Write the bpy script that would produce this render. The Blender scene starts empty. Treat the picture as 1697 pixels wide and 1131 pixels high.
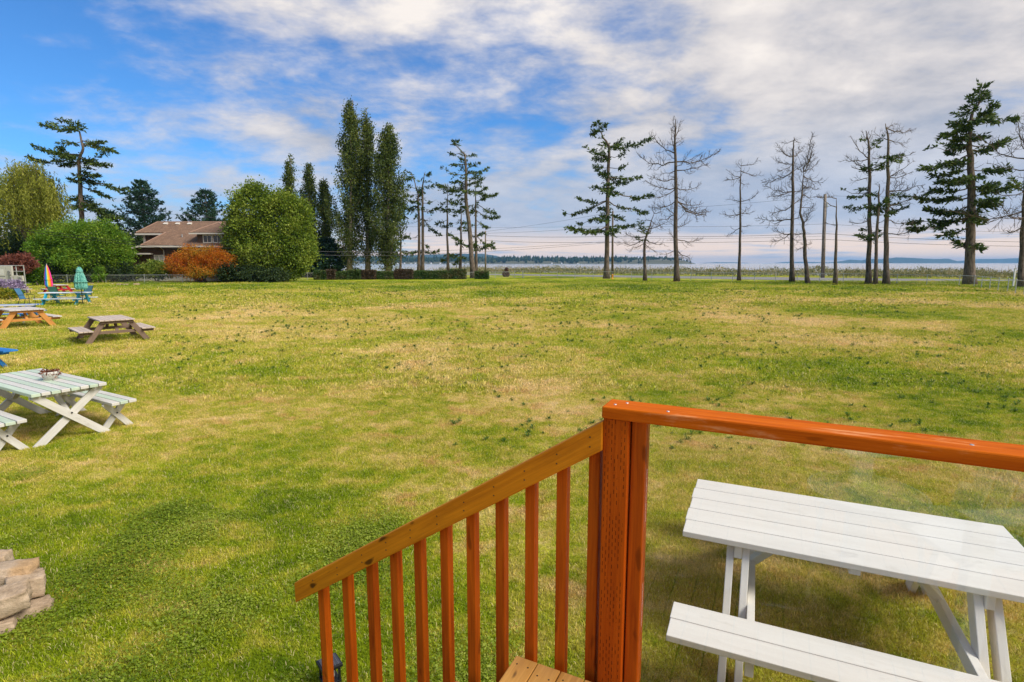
import bpy, bmesh, math, random
import numpy as np
from mathutils import Vector, Matrix, noise as mnoise

# ------------------------------------------------------------------ camera, sky, sun, exposure
scene = bpy.context.scene
PXW, PXH, FPX, YH, CAMZ = 1697.0, 1131.0, 900.0, 436.0, 2.5      # photograph size, focal length in px, horizon row, eye height (m)
PITCH = math.atan((PXH / 2 - YH) / FPX)
cam_data = bpy.data.cameras.new('camera')
cam_data.sensor_width = 36.0
cam_data.lens = 36.0 * FPX / PXW
cam_data.clip_start = 0.05
cam_data.clip_end = 60000
cam = bpy.data.objects.new('camera', cam_data)
scene.collection.objects.link(cam)
cam.location = (0, 0, CAMZ)
cam.rotation_euler = (math.pi / 2 - PITCH, 0, 0)
scene.camera = cam

SUN_EL, SUN_AZ = math.radians(46), math.radians(118)    # azimuth clockwise from +Y (view direction): sun to the right
sun_data = bpy.data.lights.new('sun', 'SUN')
sun_data.energy = 3.0
sun_data.angle = math.radians(28)
sun_data.color = (1.0, 0.95, 0.87)
sun = bpy.data.objects.new('sun', sun_data)
scene.collection.objects.link(sun)
_sd = Vector((math.sin(SUN_AZ) * math.cos(SUN_EL), math.cos(SUN_AZ) * math.cos(SUN_EL), math.sin(SUN_EL)))
sun.rotation_euler = _sd.to_track_quat('Z', 'Y').to_euler()

scene.view_settings.view_transform = 'Standard'
scene.view_settings.look = 'None'
scene.view_settings.gamma = 1.0
scene.view_settings.exposure = 0.55
scene.view_settings.use_curve_mapping = False
scene.cycles.use_denoising = True
scene.cycles.max_bounces = 6
scene.cycles.transparent_max_bounces = 24
scene.cycles.volume_bounces = 0
scene.cycles.sample_clamp_indirect = 6

world = bpy.data.worlds.new('World')
scene.world = world
world.use_nodes = True
wn, wl = world.node_tree.nodes, world.node_tree.links
wn.clear()

class NT:
    """small helper to chain shader nodes"""
    def __init__(s, tree): s.n, s.l = tree.nodes, tree.links
    def new(s, t, **kw):
        o = s.n.new(t)
        for k, v in kw.items(): setattr(o, k, v)
        return o
    def put(s, sock, v):
        if hasattr(v, 'is_output') or hasattr(v, 'links'): s.l.new(v, sock)
        else: sock.default_value = v
    def math(s, op, a, b=0.0, c=None, clamp=False):
        m = s.new('ShaderNodeMath', operation=op, use_clamp=clamp)
        s.put(m.inputs[0], a); s.put(m.inputs[1], b)
        if c is not None: s.put(m.inputs[2], c)
        return m.outputs[0]
    def mix(s, f, a, b, blend='MIX'):
        m = s.new('ShaderNodeMix', data_type='RGBA', blend_type=blend)
        s.put(m.inputs['Factor'], f); s.put(m.inputs[6], a); s.put(m.inputs[7], b)
        return m.outputs[2]
    def ramp(s, f, stops, interp='LINEAR'):
        r = s.new('ShaderNodeValToRGB'); r.color_ramp.interpolation = interp
        e = r.color_ramp.elements
        while len(e) < len(stops): e.new(0.5)
        for el, (p, c) in zip(e, stops):
            el.position = p; el.color = c if len(c) == 4 else (*c, 1)
        s.put(r.inputs[0], f)
        return r.outputs[0]
    def noise(s, vec, scale, detail=4.0, rough=0.55, dist=0.0, w=None):
        o = s.new('ShaderNodeTexNoise')
        if w is not None:
            o.noise_dimensions = '4D'; s.put(o.inputs['W'], w)
        s.put(o.inputs['Vector'], vec); s.put(o.inputs['Scale'], scale)
        o.inputs['Detail'].default_value = detail; o.inputs['Roughness'].default_value = rough
        o.inputs['Distortion'].default_value = dist
        return o.outputs['Fac']
    def sstep(s, x, a, b):
        m = s.new('ShaderNodeMapRange', interpolation_type='SMOOTHSTEP')
        s.put(m.inputs[0], x); m.inputs[1].default_value = a; m.inputs[2].default_value = b
        return m.outputs[0]
    def vmul(s, v, k):
        m = s.new('ShaderNodeVectorMath', operation='MULTIPLY'); s.put(m.inputs[0], v); m.inputs[1].default_value = k
        return m.outputs[0]

W = NT(world.node_tree)
sky = W.new('ShaderNodeTexSky', sky_type='NISHITA')
sky.sun_disc = False
sky.sun_elevation = SUN_EL
sky.sun_rotation = SUN_AZ
sky.air_density, sky.dust_density, sky.ozone_density = 1.0, 0.3, 2.5
tc = W.new('ShaderNodeTexCoord')
sx = W.new('ShaderNodeSeparateXYZ'); wl.new(tc.outputs['Generated'], sx.inputs[0])
zz = W.math('MAXIMUM', sx.outputs[2], 0.0)
inv = W.math('DIVIDE', 1.0, W.math('ADD', zz, 0.26))
cb = W.new('ShaderNodeCombineXYZ')
wl.new(W.math('MULTIPLY', sx.outputs[0], inv), cb.inputs[0]); wl.new(W.math('MULTIPLY', sx.outputs[1], inv), cb.inputs[1])
wl.new(W.math('MULTIPLY', zz, 1.6), cb.inputs[2])
cp = cb.outputs[0]
n1 = W.noise(W.vmul(cp, (0.85, 1.0, 1.0)), 1.35, 9, 0.6, 0.25)
n2 = W.noise(W.vmul(cp, (1.0, 1.15, 1.0)), 3.4, 8, 0.6, 0.15)
n3 = W.noise(W.vmul(cp, (0.8, 1.0, 1.0)), 1.1, 6, 0.55, 0.2)
bias = W.math('ADD', W.math('MULTIPLY', sx.outputs[0], 0.20), 0.075)                       # bank of cloud thickens towards the right
low = W.math('MULTIPLY', W.math('SUBTRACT', 1.0, W.sstep(zz, 0.02, 0.22)), 0.10)
cov = W.math('ADD', W.math('ADD', W.math('ADD', W.math('MULTIPLY', n1, 0.52), W.math('MULTIPLY', n2, 0.48)), bias), low)
cfac = W.sstep(cov, 0.43, 0.66)
shade = W.math('ADD', W.math('MULTIPLY', n3, 0.45), W.math('MULTIPLY', n2, 0.55))
ccol = W.ramp(shade, [(0.36, (2.5, 2.8, 3.5)), (0.45, (3.8, 3.8, 4.15)), (0.54, (5.2, 4.95, 4.95)), (0.64, (6.7, 6.25, 5.9))])
# low cloud is greyer blue; a peach strip lies along the horizon
ccol = W.mix(W.math('MULTIPLY', W.math('SUBTRACT', 1.0, W.sstep(zz, 0.09, 0.26)), 0.72), ccol, (2.6, 3.4, 4.8, 1))
strip = W.noise(W.vmul(tc.outputs['Generated'], (3.0, 3.0, 46.0)), 1.6, 5, 0.55, 0.3)
peach = W.math('MULTIPLY', W.math('SUBTRACT', 1.0, W.sstep(zz, 0.015, 0.072)), W.sstep(strip, 0.32, 0.52))
blue = W.mix(1.0, sky.outputs[0], (0.36, 0.74, 1.12, 1), 'MULTIPLY')
col = W.mix(cfac, blue, ccol)
col = W.mix(W.math('MULTIPLY', W.math('SUBTRACT', 1.0, W.sstep(zz, 0.0, 0.10)), 0.4), col, (4.0, 4.5, 5.4, 1))
col = W.mix(W.math('MULTIPLY', peach, 0.95), col, (8.2, 6.2, 4.7, 1))
bg = W.new('ShaderNodeBackground'); wl.new(col, bg.inputs[0]); bg.inputs[1].default_value = 0.1
wo = W.new('ShaderNodeOutputWorld'); wl.new(bg.outputs[0], wo.inputs[0])

# ------------------------------------------------------------------ helpers
rng = np.random.default_rng(7)
random.seed(7)
COL = scene.collection
_cp, _sp = math.cos(PITCH), math.sin(PITCH)
def ray(x, y):
    u = (x - PXW / 2) / FPX; v = -(y - PXH / 2) / FPX
    return Vector((u, _cp + v * _sp, -_sp + v * _cp))
def at(x, y, z=0.0):                    # photograph pixel -> point on the level z
    r = ray(x, y); return Vector((0, 0, CAMZ)) + r * ((z - CAMZ) / r.z)
def atd(x, y, d):                       # photograph pixel -> point at depth d
    r = ray(x, y); return Vector((0, 0, CAMZ)) + r * (d / r.y)
def depth(yb): return at(PXW / 2, yb, 0).y

PM = {}                                  # world matrix of every parent
def tag(o, label=None, cat=None, group=None, kind=None):
    if label: o['label'] = label
    if cat: o['category'] = cat
    if group: o['group'] = group
    if kind: o['kind'] = kind
    return o
def empty(name, loc, label=None, cat=None, group=None):
    o = bpy.data.objects.new(name, None); COL.objects.link(o)
    o.empty_display_size = 0.2
    o.location = loc; PM[o] = Matrix.Translation(Vector(loc))
    return tag(o, label, cat, group)
def link(o, parent=None, M=None):
    COL.objects.link(o)
    M = M or Matrix.Identity(4)
    PM[o] = M
    if parent is not None:
        o.parent = parent; o.matrix_basis = PM[parent].inverted() @ M
    else: o.matrix_basis = M
    return o

class MB:
    def __init__(s): s.v, s.f = [], []
    def quad(s, *p):
        i = len(s.v); s.v += [tuple(q) for q in p]; s.f.append(tuple(range(i, i + len(p)))); return s
    def box(s, c, h, X=(1, 0, 0), Y=(0, 1, 0), Z=(0, 0, 1)):
        c, X, Y, Z = Vector(c), Vector(X), Vector(Y), Vector(Z); i = len(s.v)
        for a, b, d in ((-1,-1,-1),(1,-1,-1),(1,1,-1),(-1,1,-1),(-1,-1,1),(1,-1,1),(1,1,1),(-1,1,1)):
            s.v.append(tuple(c + X * a * h[0] + Y * b * h[1] + Z * d * h[2]))
        s.f += [tuple(i + k for k in q) for q in ((0,3,2,1),(4,5,6,7),(0,1,5,4),(1,2,6,5),(2,3,7,6),(3,0,4,7))]
        return s
    def tube(s, pts, rad, n=6, cap=True):
        pts = [Vector(p) for p in pts]; k = len(pts); i0 = len(s.v)
        for j, p in enumerate(pts):
            t = (pts[min(j + 1, k - 1)] - pts[max(j - 1, 0)])
            if t.length < 1e-9: t = Vector((0, 0, 1))
            t.normalize()
            a = t.cross(Vector((0.31, 0.93, 0.17)));
            if a.length < 0.1: a = t.cross(Vector((1, 0, 0)))
            a.normalize(); b = t.cross(a)
            r = rad[j] if hasattr(rad, '__len__') else rad
            for q in range(n):
                w = 2 * math.pi * q / n
                s.v.append(tuple(p + (a * math.cos(w) + b * math.sin(w)) * r))
        for j in range(k - 1):
            for q in range(n):
                A = i0 + j * n + q; B = i0 + j * n + (q + 1) % n
                s.f.append((A, B, B + n, A + n))
        if cap:
            s.f.append(tuple(i0 + q for q in range(n))[::-1]); s.f.append(tuple(i0 + (k - 1) * n + q for q in range(n)))
        return s
    def lathe(s, prof, c=(0, 0, 0), n=16):          # profile (r, z) from bottom to top
        c = Vector(c); i0 = len(s.v)
        for r, z in prof:
            for q in range(n):
                w = 2 * math.pi * q / n; s.v.append((c.x + r * math.cos(w), c.y + r * math.sin(w), c.z + z))
        for j in range(len(prof) - 1):
            for q in range(n):
                A = i0 + j * n + q; B = i0 + j * n + (q + 1) % n
                s.f.append((A, B, B + n, A + n))
        s.f.append(tuple(i0 + q for q in range(n))[::-1]); s.f.append(tuple(i0 + (len(prof) - 1) * n + q for q in range(n)))
        return s
    def mesh(s, name):
        m = bpy.data.meshes.new(name); m.from_pydata(s.v, [], s.f); m.update(); return m
    def build(s, name, mat, parent=None, M=None, smooth=False, bevel=0.0):
        m = s.mesh(name); m.materials.append(mat)
        if smooth:
            m.polygons.foreach_set('use_smooth', [True] * len(m.polygons))
        o = link(bpy.data.objects.new(name, m), parent, M)
        if bevel:
            b = o.modifiers.new('edge', 'BEVEL'); b.width = bevel; b.segments = 2; b.limit_method = 'ANGLE'
        return o

def frame(p, X, Y=None, Z=None):
    X = Vector(X).normalized()
    if Z is None:
        Z = X.cross(Vector(Y)).normalized(); Y = Z.cross(X)
    else:
        Z = Vector(Z); Y = Z.cross(X).normalized(); Z = X.cross(Y)
    M = Matrix((X, Y, Z)).transposed().to_4x4(); M.translation = Vector(p); return M
def board(name, p0, p1, side, w, t, mat, parent, bevel=0.004, ends=0.0):
    """a plank with local X along its length, centred between p0 and p1; `side` is roughly its width direction"""
    p0, p1 = Vector(p0), Vector(p1); L = (p1 - p0).length
    M = frame((p0 + p1) / 2, p1 - p0, Vector(side))
    return MB().box((0, 0, 0), (L / 2 + ends, w / 2, t / 2)).build(name, mat, parent, M, bevel=bevel)

def leaves(name, P, D, L, Wd, mat, parent=None, kind=None, fold=0.25):
    """kite shaped leaf faces at points P along directions D"""
    P = np.asarray(P, float); D = np.asarray(D, float); n = len(P)
    L = np.broadcast_to(np.asarray(L, float), (n,))[:, None]; Wd = np.broadcast_to(np.asarray(Wd, float), (n,))[:, None]
    D = D / (np.linalg.norm(D, axis=1, keepdims=True) + 1e-9)
    S = np.cross(D, rng.normal(size=(n, 3))); S /= np.linalg.norm(S, axis=1, keepdims=True) + 1e-9
    N = np.cross(D, S)
    V = np.empty((n, 4, 3))
    V[:, 0] = P; V[:, 1] = P + D * L * 0.45 + S * Wd * 0.5 + N * Wd * fold; V[:, 2] = P + D * L; V[:, 3] = P + D * L * 0.45 - S * Wd * 0.5 + N * Wd * fold
    m = bpy.data.meshes.new(name)
    m.vertices.add(4 * n); m.vertices.foreach_set('co', V.ravel().astype(np.float32))
    m.loops.add(4 * n); m.loops.foreach_set('vertex_index', np.arange(4 * n, dtype=np.int32))
    m.polygons.add(n); m.polygons.foreach_set('loop_start', np.arange(0, 4 * n, 4, dtype=np.int32))
    m.polygons.foreach_set('loop_total', np.full(n, 4, dtype=np.int32))
    a = m.attributes.new('rnd', 'FLOAT', 'FACE'); a.data.foreach_set('value', rng.random(n).astype(np.float32))
    m.materials.append(mat); m.update(calc_edges=True)
    o = link(bpy.data.objects.new(name, m), parent)
    if kind: o['kind'] = kind
    return o

# ------------------------------------------------------------------ materials
def newmat(name):
    m = bpy.data.materials.new(name); m.use_nodes = True
    t = NT(m.node_tree); b = m.node_tree.nodes['Principled BSDF']
    return m, t, b
def bump(t, b, h, dist, strength=0.6):
    n = t.new('ShaderNodeBump'); t.put(n.inputs['Height'], h); n.inputs['Distance'].default_value = dist; n.inputs['Strength'].default_value = strength
    t.l.new(n.outputs[0], b.inputs['Normal'])
def objco(t):
    """object coordinates shifted by a random amount for each object"""
    c = t.new('ShaderNodeTexCoord'); oi = t.new('ShaderNodeObjectInfo')
    s = t.math('MULTIPLY', oi.outputs['Random'], 37.0)
    a = t.new('ShaderNodeVectorMath', operation='ADD'); t.l.new(c.outputs['Object'], a.inputs[0])
    k = t.new('ShaderNodeCombineXYZ'); [t.l.new(s, k.inputs[i]) for i in range(3)]
    t.l.new(k.outputs[0], a.inputs[1])
    return a.outputs[0], oi.outputs['Random']
def wood(name, c_dark, c_light, rough=0.6, grain=1.0, wear=None, wear_amt=0.0, knots=0.0, vary=0.15, incise=False, spec=0.4):
    m, t, b = newmat(name); v, r = objco(t)
    g = t.noise(t.vmul(v, (1.6, 26, 26)), 1.6 * grain, 5, 0.6, 0.6)
    g2 = t.noise(t.vmul(v, (0.8, 5, 5)), 1.1, 3, 0.5, 0.4)
    g3 = t.noise(t.vmul(v, (2.5, 120, 120)), 1.5 * grain, 4, 0.65, 0.3)
    f = t.math('ADD', t.math('MULTIPLY', g, 0.45), t.math('ADD', t.math('MULTIPLY', g2, 0.30), t.math('MULTIPLY', g3, 0.25)))
    c = t.ramp(f, [(0.36, c_dark), (0.62, c_light)])
    hs = t.new('ShaderNodeHueSaturation'); t.l.new(c, hs.inputs['Color'])
    t.put(hs.inputs['Value'], t.math('ADD', 1.0 - vary / 2, t.math('MULTIPLY', r, vary)))
    c = hs.outputs[0]
    if knots:
        k = t.noise(t.vmul(v, (6.0, 17, 17)), 1.3, 1, 0.4)
        c = t.mix(t.math('MULTIPLY', t.sstep(k, 0.69, 0.77), knots), c, tuple(x * 0.18 for x in c_dark[:3]) + (1,))
    if wear is not None:
        wn_ = t.math('ADD', t.math('MULTIPLY', t.noise(t.vmul(v, (1, 2.5, 2.5)), 5.0, 6, 0.65), 0.6), t.math('MULTIPLY', g, 0.4))
        c = t.mix(t.math('MULTIPLY', t.sstep(wn_, 0.54, 0.66), wear_amt), c, (*wear, 1))
    h = g
    if incise:       # rows of short slits of pressure treated timber
        sp = t.new('ShaderNodeSeparateXYZ'); cc = t.new('ShaderNodeTexCoord'); t.l.new(cc.outputs['Object'], sp.inputs[0])
        col_ = t.math('FLOOR', t.math('MULTIPLY', sp.outputs[1], 95.0))
        off = t.math('FRACT', t.math('MULTIPLY', col_, 0.381))
        a = t.math('LESS_THAN', t.math('FRACT', t.math('MULTIPLY', sp.outputs[1], 95.0)), 0.26)
        q = t.math('LESS_THAN', t.math('FRACT', t.math('ADD', t.math('MULTIPLY', sp.outputs[0], 38.0), off)), 0.55)
        q = t.math('MULTIPLY', q, t.math('LESS_THAN', t.math('ABSOLUTE', sp.outputs[1]), 0.037))
        sl = t.math('MULTIPLY', t.math('MULTIPLY', a, q), t.math('GREATER_THAN', t.noise(t.vmul(cc.outputs['Object'], (9, 60, 60)), 1.0, 2), 0.44))
        c = t.mix(t.math('MULTIPLY', sl, 0.7), c, tuple(x * 0.12 for x in c_dark[:3]) + (1,))
        h = t.math('SUBTRACT', g, sl)
    t.l.new(c, b.inputs['Base Color']); b.inputs['Roughness'].default_value = rough
    b.inputs['Specular IOR Level'].default_value = spec
    bump(t, b, h, 0.0025, 0.5)
    return m
def plain(name, c, rough=0.6, metal=0.0, var=0.12, scale=8.0, bumpd=0.0):
    m, t, b = newmat(name); v, r = objco(t)
    n = t.noise(v, scale, 5, 0.6)
    k = t.ramp(n, [(0.3, tuple(x * (1 - var) for x in c)), (0.7, tuple(min(1, x * (1 + var)) for x in c))])
    t.l.new(k, b.inputs['Base Color']); b.inputs['Roughness'].default_value = rough; b.inputs['Metallic'].default_value = metal
    if bumpd: bump(t, b, n, bumpd)
    return m
def leafmat(name, stops, trans=0.35, rough=0.55):
    m, t, b = newmat(name)
    a = t.new('ShaderNodeAttribute', attribute_name='rnd')
    g = t.new('ShaderNodeNewGeometry')
    n = t.noise(g.outputs['Position'], 0.55, 3, 0.6)
    f = t.math('ADD', t.math('MULTIPLY', a.outputs['Fac'], 0.5), t.math('MULTIPLY', t.sstep(n, 0.3, 0.7), 0.5))
    k = len(stops) - 1
    c = t.ramp(f, [(0.08 + 0.84 * i / k, s_) for i, s_ in enumerate(stops)])
    t.l.new(c, b.inputs['Base Color']); b.inputs['Roughness'].default_value = rough; b.inputs['Specular IOR Level'].default_value = 0.25
    tr = t.new('ShaderNodeBsdfTranslucent'); t.l.new(c, tr.inputs[0])
    mx = t.new('ShaderNodeMixShader'); mx.inputs[0].default_value = trans
    t.l.new(b.outputs[0], mx.inputs[1]); t.l.new(tr.outputs[0], mx.inputs[2])
    t.l.new(mx.outputs[0], m.node_tree.nodes['Material Output'].inputs[0])
    return m
def barkmat(name, c1, c2):
    m, t, b = newmat(name); g = t.new('ShaderNodeNewGeometry')
    n = t.noise(t.vmul(g.outputs['Position'], (3.2, 3.2, 0.8)), 2.2, 6, 0.7)
    t.l.new(t.ramp(n, [(0.34, c1), (0.66, c2)]), b.inputs['Base Color']); b.inputs['Roughness'].default_value = 0.9
    b.inputs['Specular IOR Level'].default_value = 0.1
    bump(t, b, n, 0.08, 0.8)
    return m

M_STAIN = wood('stained_wood', (0.30, 0.042, 0.001), (0.62, 0.125, 0.004), 0.6, knots=0.5, vary=0.22, spec=0.15)
M_STAIN_TOP = wood('stained_rail_wood', (0.38, 0.060, 0.001), (0.68, 0.150, 0.006), 0.8, spec=0.08, wear=(0.70, 0.34, 0.15), wear_amt=0.6, knots=0.35)
M_STAIN_POST = wood('incised_stained_wood', (0.32, 0.045, 0.001), (0.56, 0.105, 0.003), 0.65, spec=0.12, incise=True)
M_HANDRAIL = wood('golden_stained_wood', (0.42, 0.118, 0.002), (0.76, 0.265, 0.007), 0.55, knots=0.9, spec=0.2)
M_DECK = wood('golden_deck_wood', (0.36, 0.15, 0.022), (0.58, 0.29, 0.065), 0.5, knots=0.8, vary=0.2)
M_WHITE = wood('white_paint', (0.68, 0.635, 0.585), (0.76, 0.72, 0.675), 0.55, grain=0.6, wear=(0.50, 0.46, 0.40), wear_amt=0.35, vary=0.05, spec=0.3)
M_WHITE_OLD = wood('weathered_white_paint', (0.52, 0.49, 0.43), (0.66, 0.635, 0.58), 0.6, grain=0.8, wear=(0.30, 0.25, 0.18), wear_amt=0.4, vary=0.08, spec=0.3)
M_MINT = wood('mint_green_paint', (0.42, 0.50, 0.38), (0.54, 0.63, 0.48), 0.55, grain=0.8, wear=(0.62, 0.62, 0.55), wear_amt=0.4, vary=0.08, spec=0.3)
M_BROWN = wood('brown_stained_table', (0.13, 0.082, 0.055), (0.23, 0.155, 0.11), 0.7)
M_BROWN_TOP = wood('weathered_tan_wood', (0.40, 0.31, 0.24), (0.58, 0.48, 0.40), 0.75)
M_ORANGE = wood('honey_stained_wood', (0.42, 0.165, 0.03), (0.62, 0.28, 0.065), 0.6, knots=0.6)
M_GREYTOP = wood('weathered_grey_wood', (0.42, 0.37, 0.33), (0.64, 0.59, 0.55), 0.8)
M_BLUE = wood('blue_paint', (0.02, 0.14, 0.42), (0.03, 0.22, 0.58), 0.5)
M_TURQ = wood('turquoise_paint', (0.01, 0.27, 0.42), (0.03, 0.40, 0.56), 0.5)
M_RED = wood('red_paint', (0.36, 0.015, 0.02), (0.52, 0.03, 0.035), 0.5)
M_SPECK = wood('white_and_blue_speckled_paint', (0.62, 0.68, 0.74), (0.78, 0.80, 0.80), 0.5, grain=0.4, wear=(0.16, 0.38, 0.62), wear_amt=0.8)
M_BARK = barkmat('grey_brown_bark', (0.053, 0.039, 0.030), (0.240, 0.188, 0.143))
M_DEADBARK = barkmat('dead_grey_bark', (0.045, 0.034, 0.026), (0.20, 0.155, 0.12))
M_PALEBARK = barkmat('pale_bark', (0.14, 0.11, 0.085), (0.36, 0.30, 0.24))
M_FIR = leafmat('fir_needles', [(0.024, 0.050, 0.012), (0.068, 0.115, 0.022), (0.17, 0.22, 0.045)], 0.2)
M_FIRDARK = leafmat('dark_spruce_needles', [(0.013, 0.042, 0.029), (0.032, 0.083, 0.048), (0.072, 0.136, 0.072)], 0.15)
M_POPLAR = leafmat('poplar_leaves', [(0.034, 0.062, 0.010), (0.090, 0.128, 0.022), (0.22, 0.25, 0.055)], 0.3)
M_BAY = leafmat('laurel_leaves', [(0.07, 0.13, 0.012), (0.18, 0.26, 0.022), (0.38, 0.43, 0.06)], 0.35)
M_BUSHG = leafmat('bright_shrub_leaves', [(0.06, 0.15, 0.010), (0.15, 0.28, 0.018), (0.32, 0.42, 0.04)], 0.35)
M_WILLOW = leafmat('willow_leaves', [(0.12, 0.14, 0.012), (0.26, 0.28, 0.03), (0.46, 0.45, 0.08)], 0.45)
M_AUTUMN = leafmat('orange_autumn_leaves', [(0.46, 0.085, 0.010), (0.58, 0.17, 0.012), (0.62, 0.26, 0.02), (0.30, 0.28, 0.03)], 0.4)
M_RHODO = leafmat('yellow_green_shrub_leaves', [(0.060, 0.120, 0.014), (0.180, 0.252, 0.030), (0.396, 0.408, 0.072)], 0.35)
M_HEDGE = leafmat('hedge_leaves', [(0.031, 0.076, 0.017), (0.068, 0.136, 0.031), (0.145, 0.187, 0.060), (0.204, 0.145, 0.085)], 0.25)
M_DARKLEAF = leafmat('dark_evergreen_leaves', [(0.013, 0.029, 0.010), (0.034, 0.062, 0.018), (0.078, 0.111, 0.029)], 0.2)
M_REDLEAF = leafmat('dull_red_leaves', [(0.12, 0.035, 0.022), (0.22, 0.07, 0.045), (0.30, 0.12, 0.08)], 0.3)
M_LAVENDER = leafmat('lavender_flowers', [(0.16, 0.16, 0.10), (0.36, 0.27, 0.42), (0.52, 0.42, 0.56)], 0.3)
M_YELLOWFL = leafmat('yellow_flowers', [(0.10, 0.16, 0.02), (0.45, 0.38, 0.02), (0.65, 0.50, 0.03)], 0.3)
M_SCRUB = leafmat('beach_scrub_leaves', [(0.074, 0.101, 0.038), (0.176, 0.189, 0.074), (0.324, 0.297, 0.135), (0.405, 0.297, 0.162)], 0.3)
M_DRYPLANT = leafmat('dried_plant', [(0.10, 0.03, 0.015), (0.22, 0.08, 0.04), (0.30, 0.16, 0.09)], 0.2)
M_STEEL = plain('galvanised_steel', (0.46, 0.47, 0.47), 0.45, 0.6)
M_BLACK = plain('black_plastic', (0.012, 0.012, 0.013), 0.4)
M_WIRE = plain('black_cable', (0.015, 0.015, 0.017), 0.5)

# ------------------------------------------------------------------ the ground, road, sea
ROAD_N = [at(700, 455.0), at(850, 456.8), at(1080, 461.0), at(1397, 466.3), at(1697, 472.0), at(2300, 484)]
ROAD_F = [at(700, 453.2), at(850, 454.6), at(1080, 457.6), at(1397, 461.3), at(1697, 464.6), at(2300, 471)]
rdir = (ROAD_F[1] - ROAD_F[4]).normalized(); rdir.z = 0; rdir.normalize()      # along the road, towards far left
rn = Vector((-rdir.y, rdir.x, 0));
if rn.y < 0: rn = -rn                                                           # towards the sea
SEA_Z = -2.5
def lawnco(t):
    g = t.new('ShaderNodeNewGeometry'); return g.outputs['Position']
def lawn_colour(t, blade=False):
    p = lawnco(t)
    flat = t.vmul(p, (1, 1, 0))
    big = t.noise(flat, 0.13, 4, 0.55, 0.4)
    mid = t.noise(t.vmul(flat, (0.8, 1.0, 1)), 0.75, 5, 0.6, 0.5)
    fine = t.noise(flat, 5.0, 6, 0.75)
    m2 = t.noise(t.vmul(flat, (1.0, 1.3, 1)), 2.3, 5, 0.65, 0.6)
    s = t.new('ShaderNodeSeparateXYZ'); t.l.new(p, s.inputs[0])
    # watered green along the trees and fence, drier in the middle of the field, lusher by the stone ring
    far = t.sstep(s.outputs[1], 30.0, 62.0)
    near = t.math('MULTIPLY', t.math('SUBTRACT', 1.0, t.sstep(s.outputs[1], 4.2, 7.5)), t.math('SUBTRACT', 1.0, t.sstep(s.outputs[0], -1.6, 1.2)))
    dry = t.math('ADD', t.math('MULTIPLY', big, 0.42), t.math('ADD', t.math('MULTIPLY', t.math('ADD', mid, m2), 0.27), t.math('MULTIPLY', fine, 0.24)))
    dry = t.math('SUBTRACT', dry, t.math('MULTIPLY', far, 0.07))
    dry = t.math('SUBTRACT', dry, t.math('MULTIPLY', near, 0.05))
    dry = t.math('ADD', t.math('MULTIPLY', t.math('SUBTRACT', dry, 0.59), 3.5), 0.55)
    c = t.ramp(dry, [(0.10, (0.14, 0.22, 0.006)), (0.34, (0.30, 0.365, 0.012)), (0.52, (0.49, 0.455, 0.05)), (0.68, (0.66, 0.53, 0.16)), (0.88, (0.80, 0.60, 0.32))])
    rust = t.sstep(t.noise(flat, 1.5, 5, 0.65, 0.4), 0.53, 0.66)
    c = t.mix(t.math('MULTIPLY', t.math('MULTIPLY', rust, t.sstep(dry, 0.46, 0.62)), 0.5), c, (0.60, 0.33, 0.13, 1))
    return c, fine, dry
def ground_mat():
    m, t, b = newmat('lawn'); c, fine, dry = lawn_colour(t)
    n = t.noise(t.vmul(lawnco(t), (1, 1, 0)), 38.0, 5, 0.75)
    c = t.mix(0.7, c, t.ramp(n, [(0.32, (0.22, 0.22, 0.22)), (0.68, (1.3, 1.3, 1.3))]), 'MULTIPLY')
    t.l.new(c, b.inputs['Base Color']); b.inputs['Roughness'].default_value = 0.95; b.inputs['Specular IOR Level'].default_value = 0.05
    bump(t, b, t.math('ADD', n, t.math('MULTIPLY', fine, 1.5)), 0.035, 0.8)
    return m
M_LAWN = ground_mat()
def blade_mat():
    m, t, b = newmat('grass_blades'); c, fine, dry = lawn_colour(t, True)
    a = t.new('ShaderNodeAttribute', attribute_name='rnd')
    c = t.mix(1.0, c, t.ramp(a.outputs['Fac'], [(0.0, (0.50, 0.60, 0.4)), (0.5, (1.05, 1.08, 1.0)), (0.85, (1.4, 1.38, 1.2))]), 'MULTIPLY')
    c = t.mix(t.math('MULTIPLY', t.sstep(a.outputs['Fac'], 0.88, 0.91), 0.7), c, (0.78, 0.62, 0.36, 1))
    t.l.new(c, b.inputs['Base Color']); b.inputs['Roughness'].default_value = 0.6; b.inputs['Specular IOR Level'].default_value = 0.2
    tr = t.new('ShaderNodeBsdfTranslucent'); t.l.new(c, tr.inputs[0])
    mx = t.new('ShaderNodeMixShader'); mx.inputs[0].default_value = 0.3
    t.l.new(b.outputs[0], mx.inputs[1]); t.l.new(tr.outputs[0], mx.inputs[2])
    t.l.new(mx.outputs[0], m.node_tree.nodes['Material Output'].inputs[0])
    return m
M_BLADE = blade_mat()

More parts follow.
